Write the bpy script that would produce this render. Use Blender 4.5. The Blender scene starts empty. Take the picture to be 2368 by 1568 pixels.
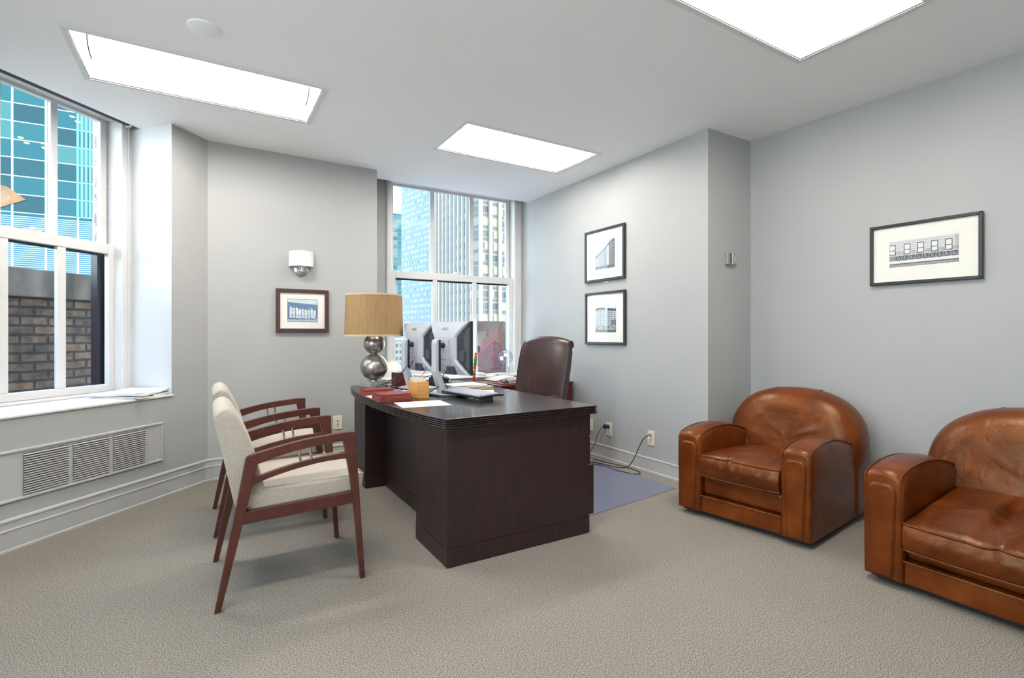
import bpy, bmesh, math, random
from mathutils import Vector, Matrix
from mathutils.geometry import tessellate_polygon
random.seed(7)
PI = math.pi
scene = bpy.context.scene
COL = scene.collection
R = math.radians

# ------------------------------------------------------------------ camera
W_PX, H_PX = 2368, 1568
cam_d = bpy.data.cameras.new('camera')
cam_d.sensor_fit = 'HORIZONTAL'; cam_d.sensor_width = 36.0
cam_d.lens = 36.0 * 1176 / W_PX
cam_d.shift_y = -10.0 / W_PX
cam_d.clip_start = 0.05; cam_d.clip_end = 2000
cam = bpy.data.objects.new('camera', cam_d); COL.objects.link(cam)
cam.location = (0, 0, 1.18)
cam.rotation_euler = (R(90), 0, R(-30.9))
scene.camera = cam

# ------------------------------------------------------------------ world, sun, exposure
wd = bpy.data.worlds.new('sky'); scene.world = wd; wd.use_nodes = True
nt = wd.node_tree; nt.nodes.clear()
wo = nt.nodes.new('ShaderNodeOutputWorld'); bg = nt.nodes.new('ShaderNodeBackground')
tc = nt.nodes.new('ShaderNodeTexCoord'); sp = nt.nodes.new('ShaderNodeSeparateXYZ')
rp = nt.nodes.new('ShaderNodeValToRGB')
rp.color_ramp.elements[0].position = 0.42; rp.color_ramp.elements[0].color = (0.86, 0.88, 0.90, 1)
rp.color_ramp.elements[1].position = 0.56; rp.color_ramp.elements[1].color = (0.80, 0.90, 1.0, 1)
e = rp.color_ramp.elements.new(1.0); e.color = (0.45, 0.66, 1.0, 1)
mr = nt.nodes.new('ShaderNodeMapRange'); mr.inputs[1].default_value = -1; mr.inputs[2].default_value = 1
nt.links.new(tc.outputs['Generated'], sp.inputs[0]); nt.links.new(sp.outputs[2], mr.inputs[0])
nt.links.new(mr.outputs[0], rp.inputs[0]); nt.links.new(rp.outputs[0], bg.inputs[0])
bg.inputs[1].default_value = 2.9
nt.links.new(bg.outputs[0], wo.inputs[0])

sun_d = bpy.data.lights.new('sun', 'SUN'); sun_d.energy = 4.2; sun_d.angle = R(0.6); sun_d.color = (1.0, 0.93, 0.82)
sun = bpy.data.objects.new('sun', sun_d); COL.objects.link(sun); sun.location = (20, -40, 40)
sun.rotation_euler = Vector((-0.32, 0.78, -0.54)).to_track_quat('-Z', 'Y').to_euler()

scene.view_settings.view_transform = 'Standard'; scene.view_settings.look = 'None'
scene.view_settings.exposure = 1.45; scene.view_settings.gamma = 1.0
scene.view_settings.use_curve_mapping = False
LAMP = 13.5        # strength of the ceiling fixtures' diffusers
H = 2.75          # ceiling height

# ------------------------------------------------------------------ materials
def lin(c):
    return tuple(((v / 12.92) if v <= 0.04045 else ((v + 0.055) / 1.055) ** 2.4) for v in c)
def srgb(r, g, b): return lin((r / 255, g / 255, b / 255))
def newmat(name):
    m = bpy.data.materials.new(name); m.use_nodes = True
    return m, m.node_tree, m.node_tree.nodes['Principled BSDF']
def mat(name, col, rough=0.5, metal=0.0, noise=0.06, nscale=8.0, bump=0.0, bscale=60.0, spec=0.5, coat=0.0,
        stretch=None, emit=0.0, alpha=1.0, bdist=0.002, detail=4.0, sheen=0.0):
    m, t, p = newmat(name)
    co = t.nodes.new('ShaderNodeTexCoord'); mp = t.nodes.new('ShaderNodeMapping')
    t.links.new(co.outputs['Object'], mp.inputs[0])
    if stretch: mp.inputs['Scale'].default_value = stretch
    n = t.nodes.new('ShaderNodeTexNoise'); n.inputs['Scale'].default_value = nscale; n.inputs['Detail'].default_value = detail
    t.links.new(mp.outputs[0], n.inputs['Vector'])
    r_ = t.nodes.new('ShaderNodeValToRGB')
    r_.color_ramp.elements[0].position = 0.3; r_.color_ramp.elements[1].position = 0.7
    r_.color_ramp.elements[0].color = (*[max(0, c * (1 - noise)) for c in col], 1)
    r_.color_ramp.elements[1].color = (*[min(1, c * (1 + noise)) for c in col], 1)
    t.links.new(n.outputs[0], r_.inputs[0]); t.links.new(r_.outputs[0], p.inputs['Base Color'])
    p.inputs['Roughness'].default_value = rough; p.inputs['Metallic'].default_value = metal
    p.inputs['Specular IOR Level'].default_value = spec
    p.inputs['Coat Weight'].default_value = coat
    if sheen: p.inputs['Sheen Weight'].default_value = sheen
    if bump:
        b = t.nodes.new('ShaderNodeBump'); b.inputs['Strength'].default_value = bump; b.inputs['Distance'].default_value = bdist
        n2 = t.nodes.new('ShaderNodeTexNoise'); n2.inputs['Scale'].default_value = bscale; n2.inputs['Detail'].default_value = 6
        t.links.new(mp.outputs[0], n2.inputs['Vector'])
        t.links.new(n2.outputs[0], b.inputs['Height']); t.links.new(b.outputs[0], p.inputs['Normal'])
    if emit:
        p.inputs['Emission Color'].default_value = (*col, 1); p.inputs['Emission Strength'].default_value = emit
    if alpha < 1: p.inputs['Alpha'].default_value = alpha
    return m

M = {}
M['wall'] = mat('grey_wall_paint', (0.395, 0.397, 0.392), 0.62, noise=0.015, nscale=3, bump=0.15, bscale=220, bdist=0.001)
M['ceil'] = mat('white_ceiling_paint', (0.92, 0.92, 0.925), 0.8, noise=0.01, nscale=2, bump=0.08, bscale=150, bdist=0.001)
M['trim'] = mat('grey_trim_gloss_paint', (0.46, 0.46, 0.455), 0.35, noise=0.02, nscale=6, bump=0.2, bscale=30, bdist=0.002)
M['white'] = mat('white_window_gloss_paint', (0.66, 0.65, 0.64), 0.32, noise=0.03, nscale=9, bump=0.25, bscale=25, bdist=0.002)
M['jamb'] = mat('white_plaster_gloss_paint', (0.68, 0.69, 0.70), 0.35, noise=0.01, nscale=5, bump=0.15, bscale=40, bdist=0.002)
M['plastic_w'] = mat('ivory_plastic', (0.74, 0.69, 0.55), 0.35, noise=0.01)
M['fixture'] = mat('white_enamel_reflector', (0.88, 0.88, 0.87), 0.4, noise=0.01)
M['flange'] = mat('white_fixture_flange', (0.74, 0.74, 0.74), 0.5, noise=0.01)
M['diffuser'] = mat('lit_acrylic_diffuser', (1.0, 0.955, 0.885), 0.4, noise=0.0, emit=LAMP)
M['dark'] = mat('dark_gap', (0.03, 0.03, 0.035), 0.8)
M['black'] = mat('black_plastic', (0.014, 0.014, 0.017), 0.4, noise=0.1, nscale=20)
M['cable'] = mat('black_cable_rubber', (0.012, 0.012, 0.016), 0.5)
M['greyplastic'] = mat('silver_grey_plastic', (0.44, 0.45, 0.49), 0.38, noise=0.03, nscale=12)
M['greydark'] = mat('dark_grey_plastic', (0.055, 0.06, 0.075), 0.45)
M['chrome'] = mat('brushed_steel', (0.62, 0.62, 0.63), 0.28, metal=1.0, noise=0.05, nscale=30)
M['lampmetal'] = mat('brushed_pewter', (0.42, 0.39, 0.36), 0.34, metal=1.0, noise=0.25, nscale=14, stretch=(4, 4, 0.7), bump=0.3, bscale=120, bdist=0.0006)
M['lampstone'] = mat('silver_leaf_plinth', (0.42, 0.42, 0.40), 0.5, metal=0.4, noise=0.3, nscale=60)
M['frame_b'] = mat('black_frame_lacquer', (0.022, 0.021, 0.023), 0.35, noise=0.15, nscale=30)
M['frame_br'] = mat('espresso_wood_frame', (0.062, 0.028, 0.024), 0.42, noise=0.3, nscale=14, stretch=(1, 8, 8))
M['matboard'] = mat('white_mat_board', (0.80, 0.78, 0.72), 0.8, noise=0.01)
M['paper'] = mat('white_paper', (0.74, 0.74, 0.76), 0.8, noise=0.03, nscale=20)
M['paper_w'] = mat('warm_paper', (0.72, 0.68, 0.62), 0.8, noise=0.06, nscale=60)
M['manila'] = mat('manila_card', (0.72, 0.56, 0.34), 0.75, noise=0.05, nscale=15)
M['redbox'] = mat('red_leather_box', (0.20, 0.030, 0.022), 0.42, noise=0.2, nscale=22, bump=0.2, bscale=90)
M['bamboo'] = mat('bamboo_wood', (0.62, 0.30, 0.085), 0.42, noise=0.16, nscale=7, stretch=(1, 1, 8))
M['mahog'] = mat('red_mahogany', (0.115, 0.014, 0.008), 0.3, noise=0.3, nscale=7, stretch=(1, 1, 5))
M['teal'] = mat('teal_plastic', (0.03, 0.32, 0.33), 0.4)
M['hat'] = mat('cream_hardhat_shell', (0.80, 0.76, 0.66), 0.22, noise=0.02)
M['fabric'] = mat('oatmeal_linen', (0.41, 0.365, 0.305), 0.9, noise=0.10, nscale=180, bump=0.5, bscale=420, bdist=0.0015, spec=0.2, stretch=(1, 1, .4), sheen=0.2)
M['shade'] = mat('tan_linen_shade', (0.34, 0.215, 0.105), 0.85, noise=0.16, nscale=160, stretch=(1, 1, 0.04), bump=0.2, bscale=200, spec=0.15)
M['shadetrim'] = mat('shade_edge_binding', (0.52, 0.42, 0.29), 0.8)
M['opal'] = mat('opal_glass', (0.85, 0.84, 0.80), 0.35, noise=0.0)
M['execleather'] = mat('dark_brown_leather', (0.038, 0.016, 0.0145), 0.30, noise=0.22, nscale=5, bump=0.35, bscale=120, bdist=0.0015, spec=0.6)

def wood(name, c1, c2, rough, scale=3.0, stretch=(1, 1, 0.08), coat=0.0, bump=0.05):
    m, t, p = newmat(name)
    co = t.nodes.new('ShaderNodeTexCoord'); mp = t.nodes.new('ShaderNodeMapping'); mp.inputs['Scale'].default_value = stretch
    t.links.new(co.outputs['Object'], mp.inputs[0])
    n = t.nodes.new('ShaderNodeTexNoise'); n.inputs['Scale'].default_value = scale * 18; n.inputs['Detail'].default_value = 8; n.inputs['Roughness'].default_value = 0.65
    t.links.new(mp.outputs[0], n.inputs['Vector'])
    r_ = t.nodes.new('ShaderNodeValToRGB'); r_.color_ramp.elements[0].position = 0.35; r_.color_ramp.elements[1].position = 0.68
    r_.color_ramp.elements[0].color = (*c1, 1); r_.color_ramp.elements[1].color = (*c2, 1)
    t.links.new(n.outputs[0], r_.inputs[0]); t.links.new(r_.outputs[0], p.inputs['Base Color'])
    p.inputs['Roughness'].default_value = rough; p.inputs['Coat Weight'].default_value = coat
    n3 = t.nodes.new('ShaderNodeTexNoise'); n3.inputs['Scale'].default_value = 9; n3.inputs['Detail'].default_value = 5
    t.links.new(co.outputs['Object'], n3.inputs['Vector'])
    mr_ = t.nodes.new('ShaderNodeMapRange'); mr_.inputs[3].default_value = rough - 0.02; mr_.inputs[4].default_value = rough + 0.05
    t.links.new(n3.outputs[0], mr_.inputs[0]); t.links.new(mr_.outputs[0], p.inputs['Roughness'])
    b = t.nodes.new('ShaderNodeBump'); b.inputs['Strength'].default_value = bump; b.inputs['Distance'].default_value = 0.001
    t.links.new(n.outputs[0], b.inputs['Height']); t.links.new(b.outputs[0], p.inputs['Normal'])
    return m
M['deskwood'] = wood('dark_espresso_veneer', (0.018, 0.0075, 0.0068), (0.034, 0.0155, 0.0145), 0.42)
M['desktop'] = wood('dark_espresso_top', (0.020, 0.0105, 0.0105), (0.028, 0.015, 0.015), 0.24, stretch=(1, .06, 1), coat=0.15, bump=0.0)
M['chairwood'] = wood('red_brown_beech', (0.060, 0.014, 0.009), (0.110, 0.027, 0.017), 0.40, scale=2.0, stretch=(0.3, 1, 0.3))

def carpet_mat():
    m, t, p = newmat('loop_pile_carpet')
    co = t.nodes.new('ShaderNodeTexCoord')
    n1 = t.nodes.new('ShaderNodeTexNoise'); n1.inputs['Scale'].default_value = 210; n1.inputs['Detail'].default_value = 2
    n2 = t.nodes.new('ShaderNodeTexNoise'); n2.inputs['Scale'].default_value = 1.2; n2.inputs['Detail'].default_value = 3
    for n in (n1, n2): t.links.new(co.outputs['Object'], n.inputs['Vector'])
    r1 = t.nodes.new('ShaderNodeValToRGB'); els = r1.color_ramp.elements
    els[0].position = 0.36; els[0].color = (0.118, 0.104, 0.088, 1)
    els[1].position = 0.66; els[1].color = (0.37, 0.335, 0.29, 1)
    e1 = els.new(0.5); e1.color = (0.235, 0.212, 0.18, 1)
    t.links.new(n1.outputs[0], r1.inputs[0])
    mx = t.nodes.new('ShaderNodeMix'); mx.data_type = 'RGBA'; mx.blend_type = 'MULTIPLY'; mx.inputs[0].default_value = 1
    r2 = t.nodes.new('ShaderNodeValToRGB'); r2.color_ramp.elements[0].color = (.92, .92, .92, 1); r2.color_ramp.elements[1].color = (1.06, 1.06, 1.06, 1)
    t.links.new(n2.outputs[0], r2.inputs[0]); t.links.new(r1.outputs[0], mx.inputs[6]); t.links.new(r2.outputs[0], mx.inputs[7])
    t.links.new(mx.outputs[2], p.inputs['Base Color'])
    p.inputs['Roughness'].default_value = 0.95; p.inputs['Specular IOR Level'].default_value = 0.1
    return m
M['carpet'] = carpet_mat()

def leather_mat():
    m, t, p = newmat('tan_club_leather')
    co = t.nodes.new('ShaderNodeTexCoord')
    n1 = t.nodes.new('ShaderNodeTexNoise'); n1.inputs['Scale'].default_value = 4.5; n1.inputs['Detail'].default_value = 7; n1.inputs['Roughness'].default_value = 0.6
    t.links.new(co.outputs['Object'], n1.inputs['Vector'])
    r1 = t.nodes.new('ShaderNodeValToRGB'); els = r1.color_ramp.elements
    els[0].position = 0.28; els[0].color = (0.060, 0.0110, 0.0016, 1)
    els[1].position = 0.80; els[1].color = (0.225, 0.052, 0.0075, 1)
    e1 = els.new(0.52); e1.color = (0.130, 0.0250, 0.0030, 1)
    t.links.new(n1.outputs[0], r1.inputs[0])
    # pale scuffs
    n4 = t.nodes.new('ShaderNodeTexNoise'); n4.inputs['Scale'].default_value = 26; n4.inputs['Detail'].default_value = 8; n4.inputs['Distortion'].default_value = 2.5
    t.links.new(co.outputs['Object'], n4.inputs['Vector'])
    r4 = t.nodes.new('ShaderNodeValToRGB'); r4.color_ramp.elements[0].position = .66; r4.color_ramp.elements[1].position = .76
    r4.color_ramp.elements[1].color = (.45, .45, .45, 1)
    t.links.new(n4.outputs[0], r4.inputs[0])
    mx = t.nodes.new('ShaderNodeMix'); mx.data_type = 'RGBA'; mx.inputs[7].default_value = (0.30, 0.10, 0.03, 1)
    t.links.new(r4.outputs[0], mx.inputs[0]); t.links.new(r1.outputs[0], mx.inputs[6]); t.links.new(mx.outputs[2], p.inputs['Base Color'])
    p.inputs['Roughness'].default_value = 0.33
    p.inputs['Specular IOR Level'].default_value = 0.5
    p.inputs['Specular Tint'].default_value = (1.0, 0.76, 0.46, 1)
    b = t.nodes.new('ShaderNodeBump'); b.inputs['Strength'].default_value = 0.6; b.inputs['Distance'].default_value = 0.005
    n2 = t.nodes.new('ShaderNodeTexNoise'); n2.inputs['Scale'].default_value = 13; n2.inputs['Detail'].default_value = 9; n2.inputs['Distortion'].default_value = 1.2
    t.links.new(co.outputs['Object'], n2.inputs['Vector'])
    v = t.nodes.new('ShaderNodeTexVoronoi'); v.inputs['Scale'].default_value = 260
    t.links.new(co.outputs['Object'], v.inputs['Vector'])
    ad = t.nodes.new('ShaderNodeMath'); ad.operation = 'MULTIPLY_ADD'; ad.inputs[1].default_value = 0.06
    t.links.new(v.outputs[0], ad.inputs[0]); t.links.new(n2.outputs[0], ad.inputs[2])
    t.links.new(ad.outputs[0], b.inputs['Height']); t.links.new(b.outputs[0], p.inputs['Normal'])
    return m
M['leather'] = leather_mat()

def glass_mat(name, tint=(0.93, 0.97, 0.97), refl=0.09):
    m = bpy.data.materials.new(name); m.use_nodes = True; t = m.node_tree; t.nodes.clear()
    o = t.nodes.new('ShaderNodeOutputMaterial'); tr = t.nodes.new('ShaderNodeBsdfTransparent'); tr.inputs[0].default_value = (*tint, 1)
    g = t.nodes.new('ShaderNodeBsdfGlossy'); g.inputs['Roughness'].default_value = 0.02
    lw = t.nodes.new('ShaderNodeLayerWeight'); lw.inputs[0].default_value = 0.5
    mx = t.nodes.new('ShaderNodeMixShader')
    pw = t.nodes.new('ShaderNodeMath'); pw.operation = 'POWER'; pw.inputs[1].default_value = 4.5
    mu = t.nodes.new('ShaderNodeMath'); mu.operation = 'MULTIPLY_ADD'; mu.inputs[1].default_value = 0.55; mu.inputs[2].default_value = refl
    t.links.new(lw.outputs['Facing'], pw.inputs[0]); t.links.new(pw.outputs[0], mu.inputs[0]); t.links.new(mu.outputs[0], mx.inputs[0])
    t.links.new(tr.outputs[0], mx.inputs[1]); t.links.new(g.outputs[0], mx.inputs[2]); t.links.new(mx.outputs[0], o.inputs[0])
    return m
M['glass'] = glass_mat('window_glass', refl=0.002)
M['picglass'] = glass_mat('picture_glass', (1, 1, 1), 0.025)
M['globe'] = glass_mat('clear_acrylic', (0.86, 0.88, 0.92), 0.10)

def mat_chairmat():
    m, t, p = newmat('clear_vinyl_mat')
    p.inputs['Base Color'].default_value = (0.16, 0.17, 0.24, 1); p.inputs['Roughness'].default_value = 0.24
    p.inputs['Specular IOR Level'].default_value = 0.7
    co = t.nodes.new('ShaderNodeTexCoord'); v = t.nodes.new('ShaderNodeTexVoronoi'); v.inputs['Scale'].default_value = 38; v.inputs['Randomness'].default_value = 0
    t.links.new(co.outputs['Object'], v.inputs['Vector'])
    b = t.nodes.new('ShaderNodeBump'); b.inputs['Strength'].default_value = 0.12; b.inputs['Distance'].default_value = 0.003
    t.links.new(v.outputs[0], b.inputs['Height']); t.links.new(b.outputs[0], p.inputs['Normal'])
    return m
M['vinyl'] = mat_chairmat()

def brick_mat(name, c1, c2, mortar, bw, bh, ms=0.012, rough=0.9, dirt=0.5):
    m, t, p = newmat(name)
    co = t.nodes.new('ShaderNodeTexCoord'); mp = t.nodes.new('ShaderNodeMapping'); mp.inputs['Rotation'].default_value = (R(90), 0, 0)
    t.links.new(co.outputs['Object'], mp.inputs[0])
    b = t.nodes.new('ShaderNodeTexBrick'); b.inputs['Scale'].default_value = 1
    b.inputs['Brick Width'].default_value = bw; b.inputs['Row Height'].default_value = bh; b.inputs['Mortar Size'].default_value = ms
    b.inputs['Color1'].default_value = (*c1, 1); b.inputs['Color2'].default_value = (*c2, 1); b.inputs['Mortar'].default_value = (*mortar, 1)
    b.inputs['Bias'].default_value = 0.1; b.inputs['Mortar Smooth'].default_value = 0.3
    nz = t.nodes.new('ShaderNodeTexNoise'); nz.inputs['Scale'].default_value = 3; t.links.new(co.outputs['Object'], nz.inputs['Vector'])
    vm = t.nodes.new('ShaderNodeVectorMath'); vm.operation = 'MULTIPLY_ADD'; vm.inputs[1].default_value = (.02, .02, .02)
    t.links.new(nz.outputs[1], vm.inputs[0]); t.links.new(mp.outputs[0], vm.inputs[2]); t.links.new(vm.outputs[0], b.inputs['Vector'])
    n = t.nodes.new('ShaderNodeTexNoise'); n.inputs['Scale'].default_value = 14; n.inputs['Detail'].default_value = 8
    t.links.new(co.outputs['Object'], n.inputs['Vector'])
    r_ = t.nodes.new('ShaderNodeValToRGB'); r_.color_ramp.elements[0].position = .35; r_.color_ramp.elements[1].position = .72
    r_.color_ramp.elements[0].color = (1 - dirt,) * 3 + (1,); r_.color_ramp.elements[1].color = (1.3, 1.3, 1.35, 1)
    mx = t.nodes.new('ShaderNodeMix'); mx.data_type = 'RGBA'; mx.blend_type = 'MULTIPLY'; mx.inputs[0].default_value = 1
    t.links.new(n.outputs[0], r_.inputs[0]); t.links.new(b.outputs[0], mx.inputs[6]); t.links.new(r_.outputs[0], mx.inputs[7])
    t.links.new(mx.outputs[2], p.inputs['Base Color']); p.inputs['Roughness'].default_value = rough
    bu = t.nodes.new('ShaderNodeBump'); bu.inputs['Strength'].default_value = .8; bu.inputs['Distance'].default_value = .01
    t.links.new(b.outputs[1], bu.inputs['Height']); bu.invert = True; t.links.new(bu.outputs[0], p.inputs['Normal'])
    return m
M['brick'] = brick_mat('weathered_brown_brick', (0.17, 0.105, 0.065), (0.085, 0.062, 0.05), (0.03, 0.028, 0.03), .215, .078)
M['whitebrick'] = brick_mat('white_painted_brick', (0.62, 0.64, 0.58), (0.50, 0.52, 0.47), (0.25, 0.26, 0.24), .10, .08, dirt=.25)
M['coping'] = mat('stained_stone_coping', (0.115, 0.098, 0.085), 0.9, noise=0.5, nscale=6, bump=.3, bscale=40, stretch=(1, 1, .35))
M['paintblk'] = mat('dark_painted_frame', (0.03, 0.022, 0.03), 0.3)

# node maths for facades: everything is a function of the wall's own x and z
class NM:
    def __init__(s, t): s.t = t
    def op(s, o, a, b=None, c=None):
        n = s.t.nodes.new('ShaderNodeMath'); n.operation = o
        for i, v in enumerate((a, b, c)):
            if v is None: continue
            if isinstance(v, (int, float)): n.inputs[i].default_value = v
            else: s.t.links.new(v, n.inputs[i])
        return n.outputs[0]
    def band(s, x, lo, hi): return s.op('MULTIPLY', s.op('GREATER_THAN', x, lo), s.op('LESS_THAN', x, hi))
    def mix(s, f, a, b):
        n = s.t.nodes.new('ShaderNodeMix'); n.data_type = 'RGBA'
        if isinstance(f, (int, float)): n.inputs[0].default_value = f
        else: s.t.links.new(f, n.inputs[0])
        for i, v in ((6, a), (7, b)):
            if isinstance(v, tuple): n.inputs[i].default_value = (*v, 1)
            else: s.t.links.new(v, n.inputs[i])
        return n.outputs[2]
def facade(name, K=0.20, *a_, **k_): return facade_(name, K, *a_, **k_)
def facade_(name, K, pu, pv, ub, vb, wallc, glassc, frame=None, framec=(.7, .8, .8), sub=1, rough=0.3, louver=None, blotch=None, spandrel=None, metal=0.0):
    """pu,pv pitch; ub,vb window band as a fraction of the pitch; glassc list of colours picked per window"""
    m, t, p = newmat(name); N = NM(t)
    sc_ = lambda c: tuple(v * K for v in c)
    wallc = sc_(wallc); glassc = [sc_(c) for c in glassc]; framec = sc_(framec)
    if louver: louver = (*louver[:3], sc_(louver[3]), sc_(louver[4]))
    if blotch: blotch = (blotch[0], sc_(blotch[1]), blotch[2])
    if spandrel: spandrel = (spandrel[0], sc_(spandrel[1]))
    co = t.nodes.new('ShaderNodeTexCoord'); s = t.nodes.new('ShaderNodeSeparateXYZ'); t.links.new(co.outputs['Object'], s.inputs[0])
    u = N.op('DIVIDE', s.outputs[0], pu); v = N.op('DIVIDE', s.outputs[2], pv)
    fu = N.op('FRACT', u); fv = N.op('FRACT', v)
    us = N.op('MULTIPLY', u, sub)
    cmb = t.nodes.new('ShaderNodeCombineXYZ'); t.links.new(N.op('FLOOR', us), cmb.inputs[0]); t.links.new(N.op('FLOOR', v), cmb.inputs[1])
    wn = t.nodes.new('ShaderNodeTexWhiteNoise'); wn.noise_dimensions = '2D'; t.links.new(cmb.outputs[0], wn.inputs['Vector'])
    ramp = t.nodes.new('ShaderNodeValToRGB'); ramp.color_ramp.interpolation = 'CONSTANT'
    while len(ramp.color_ramp.elements) < len(glassc): ramp.color_ramp.elements.new(0.5)
    for i, c in enumerate(glassc):
        ramp.color_ramp.elements[i].position = i / len(glassc); ramp.color_ramp.elements[i].color = (*c, 1)
    t.links.new(wn.outputs[0], ramp.inputs[0])
    g = ramp.outputs[0]
    if blotch:  # warped noise puts reflections into the glass colour
        n = t.nodes.new('ShaderNodeTexNoise'); n.inputs['Scale'].default_value = blotch[0]; n.inputs['Detail'].default_value = 3; n.inputs['Distortion'].default_value = 1.5
        mp = t.nodes.new('ShaderNodeMapping'); mp.inputs['Scale'].default_value = (1, 1, .45)
        t.links.new(co.outputs['Object'], mp.inputs[0]); t.links.new(mp.outputs[0], n.inputs['Vector'])
        rr = t.nodes.new('ShaderNodeValToRGB'); rr.color_ramp.elements[0].position = .5; rr.color_ramp.elements[1].position = .58
        t.links.new(n.outputs[0], rr.inputs[0]); g = N.mix(N.op('MULTIPLY', rr.outputs[0], blotch[2]), g, blotch[1])
    inwin = N.op('MULTIPLY', N.band(fu, *ub), N.band(fv, *vb))
    if sub > 1: inwin = N.op('MULTIPLY', inwin, N.band(N.op('FRACT', us), 0.10, 1.0))
    wc = wallc
    if spandrel: wc = N.mix(N.op('MULTIPLY', N.band(fu, *ub), N.band(fv, *spandrel[0])), wallc, spandrel[1])
    c = N.mix(inwin, wc, g)
    if louver:
        z = s.outputs[2]; inz = N.band(z, louver[0], louver[1])
        st = N.op('GREATER_THAN', N.op('FRACT', N.op('DIVIDE', z, louver[2])), 0.5)
        c = N.mix(inz, c, N.mix(st, louver[3], louver[4]))
    if frame:
        fr = N.op('MAXIMUM', N.op('LESS_THAN', fu, frame), N.op('LESS_THAN', fv, frame * .6)) if not louver else \
             N.op('MAXIMUM', N.op('LESS_THAN', fu, frame), N.op('MULTIPLY', N.op('LESS_THAN', fv, frame * .8), N.op('SUBTRACT', 1, inz)))
        c = N.mix(fr, c, framec)
    t.links.new(c, p.inputs['Base Color']); p.inputs['Roughness'].default_value = rough; p.inputs['Metallic'].default_value = metal
    p.inputs['Specular IOR Level'].default_value = 0.25
    return m

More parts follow.
